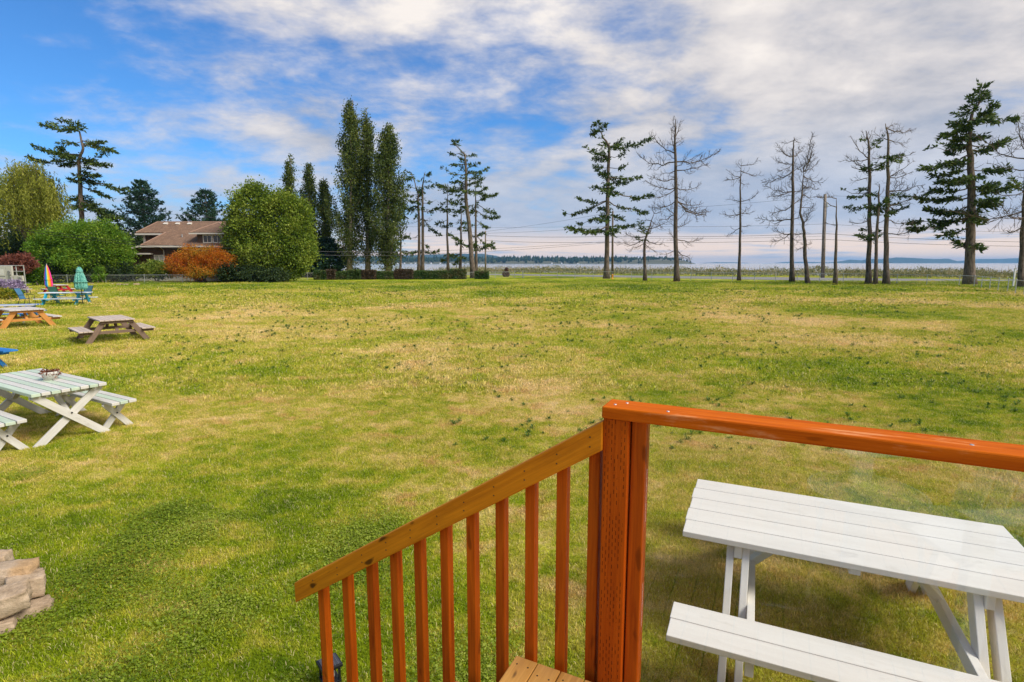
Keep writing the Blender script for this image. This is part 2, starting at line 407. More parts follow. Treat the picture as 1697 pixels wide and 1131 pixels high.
def hgt(x, y):              # gentle unevenness of the lawn
    return 0.03 * mnoise.noise((x * 0.22, y * 0.22, 0.3)) if 0 < y < 300 else 0.0
def build_ground():
    shore0 = ROAD_F[2] + rn * 24
    a = shore0 + rdir * 6000; b = shore0 - rdir * ((shore0.y + 8) / rdir.y)
    mb = MB()
    # fine grid in view, then big surrounding quads sharing the outline
    xs = np.linspace(-75, 95, 86); ys = np.linspace(-8, 62, 61)
    idx = {}
    for j, y in enumerate(ys):
        for i, x in enumerate(xs):
            e = min(i, len(xs) - 1 - i, j, len(ys) - 1 - j)
            idx[i, j] = len(mb.v); mb.v.append((x, y, hgt(x, y) * min(1, e / 3)))
    for j in range(len(ys) - 1):
        for i in range(len(xs) - 1):
            mb.f.append((idx[i, j], idx[i + 1, j], idx[i + 1, j + 1], idx[i, j + 1]))
    def V(x, y): mb.v.append((x, y, 0)); return len(mb.v) - 1
    top = [idx[i, len(ys) - 1] for i in range(len(xs))]
    A, B = V(a.x, a.y), V(b.x, b.y)
    L0, L1 = V(-6000, 62), V(-6000, -8)
    S0, S1 = V(-6000, -1500), V(1500, -1500)
    bot = [idx[i, 0] for i in range(len(xs))]
    lef = [idx[0, j] for j in range(len(ys))]; rig = [idx[len(xs) - 1, j] for j in range(len(ys))]
    mid = len(top) // 2
    mb.f.append(tuple(top[:mid + 1]) + (A, L0))
    mb.f.append(tuple(top[mid:]) + (B, A))
    mb.f.append(tuple(rig[::-1]) + (B,))
    mb.f.append((L0, L1) + tuple(lef))
    mb.f.append((L1, S0, S1, B) + tuple(bot[::-1]))
    o = mb.build('ground', M_LAWN); o['kind'] = 'structure'
    # bank down to the beach
    bk = MB(); p0, p1 = a, b
    n = 60
    for k in range(n):
        q0, q1 = p0.lerp(p1, k / n), p0.lerp(p1, (k + 1) / n)
        bk.quad(q1 + Vector((0, 0, -0.004)), q0 + Vector((0, 0, -0.004)), q0 + rn * 9 + Vector((0, 0, SEA_Z - 0.4)), q1 + rn * 9 + Vector((0, 0, SEA_Z - 0.4)))
    m = plain('beach_gravel', (0.26, 0.24, 0.21), 0.9, 0, 0.3, 0.6)
    o = bk.build('beach_bank', m); o['kind'] = 'structure'
build_ground()

def road():
    m, t, b = newmat('asphalt'); g = t.new('ShaderNodeNewGeometry')
    n = t.noise(g.outputs['Position'], 0.5, 5, 0.6); n2 = t.noise(g.outputs['Position'], 14, 4, 0.6)
    c = t.mix(0.5, t.ramp(n, [(0.3, (0.16, 0.155, 0.15)), (0.7, (0.25, 0.245, 0.235))]), t.ramp(n2, [(0.3, (0.14, 0.14, 0.14)), (0.7, (0.27, 0.265, 0.26))]))
    t.l.new(c, b.inputs['Base Color']); b.inputs['Roughness'].default_value = 0.85
    mb = MB(); N, F = ROAD_N, ROAD_F; up = Vector((0, 0, 0.03))
    N = [p + up for p in N]; F = [p + up for p in F]
    N = [N[0] + rdir * 600] + N; F = [F[0] + rdir * 600] + F
    for i in range(len(N) - 1): mb.quad(N[i], N[i + 1], F[i + 1], F[i])
    o = mb.build('road', m); o['kind'] = 'structure'
    # edge line and centre line
    for nm, k in (('edge_line', 0.13), ('centre_line', 0.5)):
        lb = MB()
        for i in range(len(N) - 1):
            w = 0.12 / max(0.1, (F[i] - N[i]).length); w2 = 0.12 / max(0.1, (F[i + 1] - N[i + 1]).length)
            z = Vector((0, 0, 0.006))
            lb.quad(N[i].lerp(F[i], k - w) + z, N[i + 1].lerp(F[i + 1], k - w2) + z, N[i + 1].lerp(F[i + 1], k + w2) + z, N[i].lerp(F[i], k + w) + z)
        lb.build(nm, plain(nm + '_paint', (0.7, 0.68, 0.6) if nm == 'edge_line' else (0.6, 0.45, 0.08), 0.7), o)
road()

def sea():
    m, t, b = newmat('sea_water'); g = t.new('ShaderNodeNewGeometry')
    b.inputs['Base Color'].default_value = (0.30, 0.33, 0.36, 1); b.inputs['Roughness'].default_value = 0.12; b.inputs['IOR'].default_value = 1.33
    n = t.noise(t.vmul(g.outputs['Position'], (0.25, 0.6, 1)), 1.0, 5, 0.6)
    bump(t, b, n, 0.06, 0.4)
    o = MB().quad((-16000, -3000, SEA_Z), (16000, -3000, SEA_Z), (16000, 17000, SEA_Z), (-16000, 17000, SEA_Z)).build('sea', m); o['kind'] = 'structure'
sea()

# far wooded shore (about 3 km off) and the islands on the horizon
def far_shore():
    D0 = 3000.0
    m, t, b = newmat('far_wood'); a = t.new('ShaderNodeAttribute', attribute_name='rnd')
    g = t.new('ShaderNodeNewGeometry'); n = t.noise(g.outputs['Position'], 0.012, 3, 0.5)
    f = t.math('ADD', t.math('MULTIPLY', a.outputs['Fac'], 0.6), t.math('MULTIPLY', n, 0.4))
    t.l.new(t.ramp(f, [(0.15, (0.010, 0.026, 0.014)), (0.6, (0.030, 0.055, 0.022)), (0.85, (0.085, 0.095, 0.03)), (1.0, (0.13, 0.12, 0.05))]), b.inputs['Base Color']); b.inputs['Roughness'].default_value = 1.0
    b.inputs['Specular IOR Level'].default_value = 0.0
    # land body
    mb = MB(); prof = []
    for k in range(121):
        px = -700 + (1150 + 700) * k / 120
        x = (px - PXW / 2) / FPX * D0
        edge = max(0.0, min(1.0, (1150 - px) / 22.0))
        h = (19 + 7 * mnoise.noise((k * 0.17, 2.2, 0)) + (8 if 1040 < px < 1150 else 0)) * edge ** 0.6
        prof.append((x, h))
    for (x0, h0), (x1, h1) in zip(prof[:-1], prof[1:]):
        for (ya, za0, za1, yb, zb0, zb1) in ((0, SEA_Z - .5, SEA_Z - .5, 14, h0 * .55, h1 * .55), (14, h0 * .55, h1 * .55, 200, h0, h1), (200, h0, h1, 700, SEA_Z - .5, SEA_Z - .5)):
            mb.quad((x0, D0 + ya, za0), (x1, D0 + ya, za1), (x1, D0 + yb, zb1), (x0, D0 + yb, zb0))
    land = mb.build('far_shore', plain('far_shore_land', (0.10, 0.10, 0.06), 0.9)); land['kind'] = 'structure'
    # trees standing on it: narrow cones, one mass
    xs = np.array([p[0] for p in prof]); hs = np.array([p[1] for p in prof])
    N = 5200
    X = rng.uniform(xs[0], xs[-1] - 8, N); Y = D0 + rng.uniform(3, 230, N) ** 1.0
    Hh = np.interp(X, xs, hs)
    pxx = X / D0 * FPX + PXW / 2
    T = np.clip((Y - D0) / 14, 0, 1) * Hh * .55 + np.clip((Y - D0 - 14) / 186, 0, 1) * Hh * .45
    ht = rng.uniform(13, 27, N) * (0.75 + 0.5 * rng.random(N)); ht *= np.where(pxx > 1040, 0.6, 1.0)
    keep = ~((pxx > 1075) & (pxx < 1142) & (Y < D0 + 60) & (rng.random(N) < 0.8))
    X, Y, T, ht = X[keep], Y[keep], T[keep], ht[keep]; N = len(X)
    R = ht * rng.uniform(0.2, 0.36, N)
    seg = 5; V = np.empty((N, seg * 2 + 1, 3)); F = []
    for q in range(seg):
        w = 2 * np.pi * q / seg
        V[:, q] = np.stack([X + R * 0.8 * np.cos(w), Y + R * 0.8 * np.sin(w), T - 1.5], 1)
        V[:, seg + q] = np.stack([X + R * np.cos(w + .4), Y + R * np.sin(w + .4), T + ht * rng.uniform(.2, .4, N)], 1)
    V[:, 2 * seg] = np.stack([X + R * .15, Y, T + ht], 1)
    base = (np.arange(N) * (2 * seg + 1))[:, None]
    quads = np.array([[q, (q + 1) % seg, seg + (q + 1) % seg, seg + q] for q in range(seg)]); tris = np.array([[seg + q, seg + (q + 1) % seg, 2 * seg] for q in range(seg)])
    fq = (base[:, :, None] + quads[None]).reshape(-1, 4); ft = (base[:, :, None] + tris[None]).reshape(-1, 3)
    me = bpy.data.meshes.new('far_woodland'); me.from_pydata(V.reshape(-1, 3).tolist(), [], fq.tolist() + ft.tolist())
    rv = rng.random(N); at_ = me.attributes.new('rnd', 'FLOAT', 'FACE')
    at_.data.foreach_set('value', np.concatenate([np.repeat(rv, seg), np.repeat(rv, seg)]).astype(np.float32))
    me.materials.append(m)
    o = link(bpy.data.objects.new('far_woodland', me)); tag(o, 'dense conifer woodland along the far shore of the bay', 'woodland', kind='stuff')
    # waterside houses at the wooded point and along the far shore
    wm, rm = plain('far_house_wall', (0.78, 0.77, 0.74), 0.8), plain('far_house_roof', (0.16, 0.14, 0.14), 0.8)
    proto = None
    spots = [(px, 4 + 7 * (i % 3) + 2 * math.sin(i * 3.1), 25 + 45 * (i % 3)) for i, px in enumerate(range(1084, 1142, 4))]
    spots += [(px, 1.0, 2.0) for px in (646, 652, 661, 672, 690, 716, 731, 755, 914, 930)]
    for i, (px, h, dy) in enumerate(spots):
        s = 1.0 if px > 1000 else 0.75
        e = empty('far_house', ((px - PXW / 2) / FPX * (D0 - 6 + dy), D0 - 6 + dy, h if px > 1000 else SEA_Z + 1),
                  'small pale waterside house among the trees of the wooded point' if px > 1000 else 'tiny pale waterside cottage below the far woodland', 'house',
                  'houses on the wooded point' if px > 1000 else 'cottages along the far shore')
        if proto is None or i == 15:
            w = MB().box((0, 0, 2 * s), (5 * s, 4 * s, 4 * s)).mesh('wall'); w.materials.append(wm)
            r = MB().quad((-5.6 * s, -4.6 * s, 6 * s), (5.6 * s, -4.6 * s, 6 * s), (5.6 * s, 0, 8.6 * s), (-5.6 * s, 0, 8.6 * s)).quad((5.6 * s, 4.6 * s, 6 * s), (-5.6 * s, 4.6 * s, 6 * s), (-5.6 * s, 0, 8.6 * s), (5.6 * s, 0, 8.6 * s)).quad((-5.6 * s, -4.6 * s, 6 * s), (-5.6 * s, 0, 8.6 * s), (-5.6 * s, 4.6 * s, 6 * s)).quad((5.6 * s, -4.6 * s, 6 * s), (5.6 * s, 4.6 * s, 6 * s), (5.6 * s, 0, 8.6 * s)).mesh('roof'); r.materials.append(rm)
            proto = (w, r)
        for nm, me_ in zip(('wall', 'roof'), proto):
            link(bpy.data.objects.new(nm, me_), e, PM[e].copy())
    # moored boats
    hm = plain('boat_hull', (0.8, 0.8, 0.78), 0.4)
    for i, (px, dd) in enumerate([(643, 2300), (668, 2500), (683, 2450), (704, 2600), (747, 2500), (768, 2350), (776, 2550), (957, 2700)]):
        e = empty('moored_boat', ((px - PXW / 2) / FPX * dd, dd, SEA_Z), 'small white boat moored off the far wooded shore', 'boat', 'boats moored across the bay')
        h = MB(); L, w = 6.0, 1.8
        ring = [(-L, -w), (L * .5, -w), (L, 0), (L * .5, w), (-L, w)]
        i0 = len(h.v); h.v += [(x * .9, y * .7, -.3) for x, y in ring] + [(x, y, 1.5) for x, y in ring]
        h.f += [(k, (k + 1) % 5, 5 + (k + 1) % 5, 5 + k) for k in range(5)] + [(5, 6, 7, 8, 9)]
        h.build('hull', hm, e, PM[e].copy())
        MB().box((-1, 0, 2.3), (2.4, 1.2, 0.9)).build('cabin', hm, e, PM[e].copy())
        MB().tube([(0.5, 0, 1.5), (0.5, 0, 11)], 0.12, 5).build('mast', hm, e, PM[e].copy())
far_shore()

def islands():
    m = plain('forested_island', (0.035, 0.06, 0.04), 1.0, 0, 0.3, 0.002)
    def isl(name, D, prof, kind='structure'):
        mb = MB()
        pts = []
        for (x0, y0), (x1, y1) in zip(prof[:-1], prof[1:]):
            for k in range(8):
                f = k / 8; px, py = x0 + (x1 - x0) * f, y0 + (y1 - y0) * f
                py += 0.35 * mnoise.noise((px * 0.11, D * .01, 0)) if py < 435 else 0
                pts.append((px, py))
        pts.append(prof[-1])
        for (xa, ya), (xb, yb) in zip(pts[:-1], pts[1:]):
            A, B = atd(xa, ya, D), atd(xb, yb, D)
            A0, B0 = Vector((A.x, D * .985, SEA_Z - 1)), Vector((B.x, D * .985, SEA_Z - 1))
            A2, B2 = Vector((A.x, D * 1.03, SEA_Z - 1)), Vector((B.x, D * 1.03, SEA_Z - 1))
            mb.quad(A0, B0, B, A); mb.quad(A, B, B2, A2)
        o = mb.build(name, m); o['kind'] = kind
    isl('island_hills', 9500, [(1372, 436), (1390, 433.5), (1410, 430.5), (1428, 431.8), (1440, 429.6), (1462, 430), (1484, 427), (1500, 427.2), (1524, 428.6), (1548, 429.6), (1572, 429), (1586, 433), (1592, 436)])
    isl('island_hills', 11500, [(1560, 435), (1600, 432), (1625, 429.5), (1660, 429.5), (1697, 427.6), (1760, 426), (1900, 425), (2100, 430), (2200, 436)])
    isl('island_hills', 12500, [(1286, 436), (1300, 434.6), (1340, 434.2), (1362, 434.8), (1400, 436)])
    isl('island_hills', 13000, [(1165, 436), (1185, 435), (1215, 435), (1240, 436)])
    isl('island_hills', 7000, [(560, 428), (640, 425), (760, 420.5), (800, 421), (822, 424), (840, 430), (860, 436)])
islands()

# ------------------------------------------------------------------ deck, railing, stairs (foreground)
RP = Vector((0.2919, 1.70, 0)); RU = Vector((-0.89732, 0.44138, 0)); RV = Vector((0.44138, 0.89732, 0))   # rail line: s along RU, v away from the deck
UP = Vector((0, 0, 1))
def rp(s, v, z): return RP + RU * s + RV * v + UP * z
RAIL_Z, DECK_Z = 2.043, 1.05
gr = empty('deck_railing', rp(-0.04, 0.045, DECK_Z), 'orange stained deck guard rail with corner post and clear glass panel', 'railing')
board('post', rp(-0.042, 0.055, RAIL_Z - 0.04), rp(-0.042, 0.055, 0.0), RU, 0.084, 0.089, M_STAIN_POST, gr)
board('trim_board', rp(-0.112, 0.06, RAIL_Z - 0.041), rp(-0.112, 0.06, DECK_Z), RU, 0.046, 0.06, M_STAIN, gr)
board('top_rail', rp(0.003, 0.056, RAIL_Z - 0.02), rp(-2.9, 0.056, RAIL_Z - 0.02), RV, 0.112, 0.040, M_STAIN_TOP, gr, 0.005)
board('bottom_clip', rp(-1.40, 0.062, DECK_Z + 0.02), rp(-1.50, 0.062, DECK_Z + 0.02), RV, 0.04, 0.05, M_STAIN, gr)
board('post', rp(-2.80, 0.055, RAIL_Z - 0.04), rp(-2.80, 0.055, 0.0), RU, 0.089, 0.089, M_STAIN_POST, gr)
def glass():
    m, t, b = newmat('clear_glass'); v, r = objco(t)
    tr = t.new('ShaderNodeBsdfTransparent'); tr.inputs[0].default_value = (0.955, 0.975, 0.96, 1)
    gl = t.new('ShaderNodeBsdfGlossy'); gl.inputs['Roughness'].default_value = 0.01
    lw = t.new('ShaderNodeLayerWeight'); lw.inputs['Blend'].default_value = 0.5
    mx = t.new('ShaderNodeMixShader'); t.l.new(t.math('ADD', 0.055, t.math('MULTIPLY', t.math('POWER', lw.outputs['Facing'], 5.0), 0.94)), mx.inputs[0])
    t.l.new(tr.outputs[0], mx.inputs[1]); t.l.new(gl.outputs[0], mx.inputs[2])
    # faint wiped smears
    sm = t.noise(t.vmul(v, (2.2, 6.0, 1)), 3.0, 5, 0.65, 1.2)
    df = t.new('ShaderNodeBsdfDiffuse'); df.inputs[0].default_value = (0.8, 0.8, 0.8, 1)
    m2 = t.new('ShaderNodeMixShader'); t.l.new(t.math('MULTIPLY', t.sstep(sm, 0.60, 0.78), 0.10), m2.inputs[0])
    t.l.new(mx.outputs[0], m2.inputs[1]); t.l.new(df.outputs[0], m2.inputs[2])
    t.l.new(m2.outputs[0], m.node_tree.nodes['Material Output'].inputs[0])
    return m
M_GLASS = glass()
board('glass_panel', rp(-0.136, 0.062, (RAIL_Z + DECK_Z) / 2 - 0.12), rp(-2.755, 0.062, (RAIL_Z + DECK_Z) / 2 - 0.12), UP, RAIL_Z - DECK_Z + 0.16, 0.006, M_GLASS, gr, 0)
scr = MB()
for s, v in ((-0.03, 0.04), (-0.06, 0.075), (-0.20, 0.03), (-0.95, 0.05)): scr.lathe([(0.005, 0), (0.004, 0.0015)], rp(s, v, RAIL_Z), 8)
scr.build('screw', M_STEEL, gr)['kind'] = 'stuff'

sr = empty('stair_railing', rp(0.7, 0.02, 0.0), 'sloping golden stair handrail on a row of orange square balusters', 'railing')
SL = (1.020 - 1.993) / 1.461                             # handrail slope
zt = lambda s: 1.993 + SL * s                            # its upper edge
dv = (RU + UP * SL).normalized(); nv = RV.cross(dv)
if nv.z < 0: nv = -nv
hz = 0.083 / 2
hc = lambda s: rp(s, 0.022, zt(s)) - nv * hz
def handrail():
    # plank with plumb-cut ends
    mb = MB(); P = []
    for s in (0.0, 1.461):
        for v in (0.003, 0.041):
            for dz in (0, -0.100): P.append(rp(s, v, zt(s) + dz))
    M = frame(hc(0.73), dv, RV)
    Mi = M.inverted(); mb.v = [tuple(Mi @ p) for p in P]
    mb.f = [(0, 1, 3, 2), (4, 6, 7, 5), (0, 2, 6, 4), (1, 5, 7, 3), (0, 4, 5, 1), (2, 3, 7, 6)]
    return mb.build('handrail', M_HANDRAIL, sr, M, bevel=0.004)
handrail()
def step_z(s):                                           # walking level beside the rail
    return DECK_Z if s < 0.309 else DECK_Z - 0.175 * (1 + math.floor((s - 0.309) / 0.255))
BAL = [0.037, 0.153, 0.274, 0.397, 0.525, 0.648, 0.778, 0.904, 1.037, 1.182, 1.335]
for i, s in enumerate(BAL):
    zb = (zt(s) - 1.11) if s > 0.3 else DECK_Z - 0.16
    zb = max(zb, 0.02)
    board('baluster', rp(s, 0.0608, zt(s) - 0.045), rp(s, 0.0608, zb), RU, 0.0385, 0.0385, M_STAIN, sr, 0.003)
nails = MB()
for s in BAL:
    for dz in (-0.035, -0.068):
        c = rp(s + 0.004, 0.0028, zt(s) + dz)
        nails.tube([c, c - RV * 0.001], 0.0028, 7)
nails.build('nail', plain('nail_head', (0.06, 0.05, 0.04), 0.5, 0.7), sr)['kind'] = 'stuff'

dk = empty('deck', rp(-1.0, -1.2, 0.0), 'raised golden wooden deck of narrow planks at the stair head', 'deck')
s = 0.309
for i in range(33):
    a = 0.0865
    board('plank', rp(s - a / 2, 0.004, DECK_Z - 0.019), rp(s - a / 2, -2.95, DECK_Z - 0.019), RU, a - 0.0005 * (i % 3), 0.038, M_DECK, dk, 0.003)
    s -= 0.0895
board('rim_joist', rp(0.289, 0.0225, DECK_Z - 0.12), rp(-2.63, 0.0225, DECK_Z - 0.12), UP, 0.16, 0.036, M_STAIN, dk)
board('rim_joist', rp(0.289, -0.05, DECK_Z - 0.12), rp(0.289, -2.93, DECK_Z - 0.12), UP, 0.16, 0.036, M_STAIN, dk)
board('rim_joist', rp(-2.62, -0.05, DECK_Z - 0.12), rp(-2.62, -2.93, DECK_Z - 0.12), UP, 0.16, 0.036, M_STAIN, dk)
for s_ in (0.2, -1.2, -2.55):
    for v in (-0.12, -2.8): board('deck_post', rp(s_, v, DECK_Z - 0.20), rp(s_, v, -0.02), RU, 0.089, 0.089, M_STAIN_POST, dk)
sc_ = MB()
for k in range(33):
    for v in (-0.035, -0.5):
        for e in (-0.022, 0.022): sc_.lathe([(0.0035, 0), (0.0032, 0.0006)], rp(0.309 - 0.0895 * k - 0.043 + e, v - 0.02 * (k % 2), DECK_Z), 7)
sc_.build('screw', plain('rusty_screw', (0.03, 0.02, 0.012), 0.6, 0.5), dk)['kind'] = 'stuff'
st = empty('wooden_stairs', rp(0.9, -0.5, 0.0), 'golden wooden stairs leading down from the deck to the lawn', 'stairs')
for k in range(4):
    z = DECK_Z - 0.20 * (k + 1); s0 = 0.309 + 0.255 * k
    for j in range(3):
        c = s0 + 0.045 + 0.0895 * j
        board('tread_board', rp(c, 0.001, z - 0.019), rp(c, -1.05, z - 0.019), RU, 0.085, 0.038, M_DECK, st, 0.003)
for v in (0.022, -1.065):
    pA, pB = rp(0.31, v, DECK_Z - 0.30), rp(0.31 + 0.255 * 4, v, DECK_Z - 0.30 - 0.80 + 0.06)
    board('stringer', pA, pB, UP, 0.19, 0.03, M_STAIN, st)

# small solar garden light beside the stairs
sl = at(548, 1139, 0.0); sl.z = 0
g = empty('solar_light', sl, 'small black square solar garden light in the grass by the stairs', 'garden light')
R_ = Matrix.Translation(sl) @ Matrix.Rotation(math.radians(38), 4, 'Z')
MB().box((0, 0, 0.155), (0.060, 0.060, 0.010)).build('cap', M_BLACK, g, R_, bevel=0.004)
mpanel, t_, b_ = newmat('solar_cell')
c_ = t_.new('ShaderNodeTexCoord'); br_ = t_.new('ShaderNodeTexBrick'); t_.l.new(c_.outputs['Object'], br_.inputs['Vector'])
br_.inputs['Scale'].default_value = 26; br_.offset = 0; br_.inputs['Color1'].default_value = (0.035, 0.036, 0.042, 1); br_.inputs['Color2'].default_value = (0.045, 0.045, 0.05, 1); br_.inputs['Mortar'].default_value = (0.13, 0.13, 0.13, 1); br_.inputs['Mortar Size'].default_value = 0.02
t_.l.new(br_.outputs[0], b_.inputs['Base Color']); b_.inputs['Roughness'].default_value = 0.25
MB().box((0, 0, 0.167), (0.05, 0.05, 0.0025)).build('solar_panel', mpanel, g, R_)
for a, b in ((1, 1), (1, -1), (-1, 1), (-1, -1)):
    MB().box((a * 0.042, b * 0.042, 0.105), (0.006, 0.006, 0.045)).build('corner_bar', M_BLACK, g, R_)
MB().lathe([(0.020, 0.06), (0.028, 0.075), (0.028, 0.13), (0.02, 0.145)], (0, 0, 0), 12).build('lens', plain('frosted_lens', (0.5, 0.5, 0.48), 0.3), g, R_)
MB().box((0, 0, 0.052), (0.05, 0.05, 0.008)).build('base', M_BLACK, g, R_, bevel=0.003)
MB().tube([(0, 0, 0.05), (0, 0, -0.08)], [0.012, 0.004], 8).build('spike', M_BLACK, g, R_)

# ------------------------------------------------------------------ picnic tables
def rot_frame(c0, c1):
    """near end corners -> origin at near-end middle, X along the length away, Y across"""
    c0, c1 = Vector(c0), Vector(c1); y = (c1 - c0); y.z = 0; w = y.length; y.normalize()
    return (c0 + c1) / 2, y, w
def picnic(name, label, o, X, Y, w, L, n, mats, H=0.75, bench=None, nb=2, bw=0.14, t=0.038, inset=0.33, legw=0.09, legt=0.04, bh=0.44, cat='picnic table', brace=True, splay=0.30, top_t=None, wide_leg=None, group=None, double=False):
    """A-frame picnic table. o: ground point under the middle of the near end; X: along the length; Y: across"""
    X, Y = Vector(X).normalized(), Vector(Y).normalized(); o = Vector((o[0], o[1], 0))
    top, frm, ben = mats; bench = bench or w / 2 + 0.2
    top_t = top_t or t
    E = empty(name, o + X * L / 2, label, cat, group)
    P = lambda x, y, z: o + X * x + Y * y + UP * z
    pw = w / n
    for i in range(n):
        y = -w / 2 + pw * (i + .5)
        tm = top[i % len(top)] if isinstance(top, (list, tuple)) else top
        board('tabletop_plank', P(-0.006 * (i % 2), y, H - top_t / 2), P(L + 0.005 * (i % 3), y, H - top_t / 2), Y, pw - 0.007, top_t, tm, E)
    for sgn in (-1, 1):
        for i in range(nb):
            y = sgn * (bench + bw * (i + .5))
            bm = ben[i % len(ben)] if isinstance(ben, (list, tuple)) else ben
            board('bench_plank', P(0.004 * i, y, bh - t / 2), P(L - 0.004 * i, y, bh - t / 2), Y, bw - 0.006, t, bm, E)
    out = bench + nb * bw
    for k, x in enumerate((inset, L - inset)):
        d = 1 if k == 0 else -1
        board('cleat', P(x, -w / 2 + 0.03, H - top_t - 0.045), P(x, w / 2 - 0.03, H - top_t - 0.045), UP, 0.09, legt, frm, E)
        for sgn in (-1, 1):
            yt, yb = sgn * splay, sgn * min(out - 0.10, splay + 0.48)
            a, b = P(x + legt * d, yt, H - top_t - 0.002), P(x + legt * d, yb, -0.02)
            board('leg', a, b, Y, wide_leg or legw, legt - 0.002, frm, E)
            if double:
                board('leg', P(x - legt * d, yt * .9, H - top_t - 0.002), P(x - legt * d, yb * 1.0, -0.02), Y, legw, legt - 0.002, frm, E)
        board('bench_support', P(x + legt * 2 * d, -out + 0.02, bh - t - 0.046), P(x + legt * 2 * d, out - 0.02, bh - t - 0.046), UP, 0.09, legt - 0.002, frm, E)
        if brace:
            board('brace', P(x + legt * 2.0 * d, 0, bh - t - 0.02), P(x + 0.36 * d + legt * d, 0, H - top_t - 0.012), Y, 0.085, legt, frm, E)
    if brace: board('cleat', P(L / 2, -w / 2 + 0.02, H - top_t - 0.02), P(L / 2, w / 2 - 0.02, H - top_t - 0.02), Y, 0.06, 0.036, frm, E)
    return E

# the big white table below the glass panel
wX = Vector((0.91185, -0.41052, 0)); wY = Vector((-0.41052, -0.91185, 0))
wbl = Vector((1.53409, 4.22621, 0))
T = picnic('picnic_table', 'clean white painted picnic table seen through the glass deck panel', wbl + wY * 0.4823 - wX * 0.018, wX, wY, 0.965, 1.95, 5, (M_WHITE, M_WHITE, M_WHITE),
       H=0.755, bench=0.805, nb=2, bw=0.168, inset=0.34, legw=0.105, legt=0.046, bh=0.455, splay=0.34, double=True)

# mint and white striped table with crossed legs, and its two loose benches
def xtable(name, label, o, X, Y, w, L, n, cols, H, lw, frm, cat, inset=0.12, spread=0.5, top=0.42, group=None, t=0.045):
    E = empty(name, Vector(o) + Vector(X) * L / 2, label, cat, group)
    P = lambda x, y, z: Vector(o) + Vector(X) * x + Vector(Y) * y + UP * z
    pw = w / n
    for i in range(n):
        y = -w / 2 + pw * (i + .5)
        board('tabletop_plank' if n > 3 else 'seat_plank', P(0.004 * (i % 2), y, H - t / 2), P(L, y, H - t / 2), Y, pw - 0.011, t, cols[i], E, 0.006)
    for k, x in enumerate((inset, L - inset)):
        d = 1 if k == 0 else -1
        for sgn in (-1, 1):
            xx = x + (0.021 if sgn > 0 else -0.021)
            board('leg', P(xx, sgn * top, H - t - 0.004), P(xx, -sgn * spread, -0.03), Y, lw, 0.038, frm, E, 0.005)
        board('cleat', P(x + 0.062 * d, -w / 2 + 0.03, H - t - 0.03), P(x + 0.062 * d, w / 2 - 0.03, H - t - 0.03), UP, 0.06, 0.036, frm, E)
        if n > 3:
            board('brace', P(x + 0.05 * d, 0, H * 0.48), P(x + 0.55 * d, 0, H - t - 0.01), Y, 0.07, 0.036, frm, E)
        bolt = MB(); c = P(x - 0.042 * d, 0, H * 0.52); bolt.tube([c, c - Vector(X) * d * 0.008], 0.012, 8); bolt.build('bolt', M_BLACK, E)
    return E
gX = Vector((-0.868, 0.497, 0)).normalized(); gY = Vector((0.497, 0.868, 0)).normalized()
g0 = Vector((-6.425, 7.089, 0)); g1 = Vector((-6.023, 7.867, 0)); gm = (g0 + g1) / 2
xtable('picnic_table', 'mint and white striped plank table on crossed legs with a pot on it', gm - gX * 0.02, gX, gY, 0.90, 2.18, 8, [M_MINT, M_WHITE_OLD] * 4, 0.755, 0.10, M_WHITE_OLD, 'picnic table', inset=0.10, spread=0.43, top=0.40)
xtable('picnic_bench', 'white and mint crossed-leg bench on the field side of the striped table', gm + gY * (0.45 + 0.15) - gX * 0.13, gX, gY, 0.345, 2.1, 3, [M_WHITE_OLD, M_MINT, M_WHITE_OLD], 0.45, 0.085, M_WHITE_OLD, 'bench', inset=0.30, spread=0.19, top=0.15)
xtable('picnic_bench', 'white and mint crossed-leg bench on the stone ring side of the striped table', gm - gY * (0.45 + 0.25) - gX * 0.06, gX, gY, 0.345, 2.1, 3, [M_WHITE_OLD, M_MINT, M_WHITE_OLD], 0.45, 0.085, M_WHITE_OLD, 'bench', inset=0.22, spread=0.19, top=0.15)
pc = at(84, 629, 0.757)
pt = empty('flower_pot', pc, 'small whitewashed tub of dried reddish plants on the striped table', 'flower pot')
MB().lathe([(0.085, 0), (0.105, 0.09), (0.118, 0.125), (0.108, 0.125), (0.095, 0.10)], pc, 18).build('tub', M_WHITE_OLD, pt, smooth=True)
MB().lathe([(0.088, 0.0), (0.09, 0.012)], pc + UP * 0.09, 14).build('soil', plain('soil', (0.05, 0.035, 0.02), 0.95), pt)
n_ = 240; a_ = rng.random(n_) * 6.283; r_ = 0.125 * np.sqrt(rng.random(n_))
Pp = np.stack([pc.x + r_ * np.cos(a_), pc.y + r_ * np.sin(a_), pc.z + 0.10 + 0.04 * rng.random(n_) - 0.06 * (r_ > .11) * rng.random(n_)], 1)
leaves('dried_plant', Pp, rng.normal(size=(n_, 3)) + [0, 0, .3], 0.035, 0.022, M_DRYPLANT, pt)

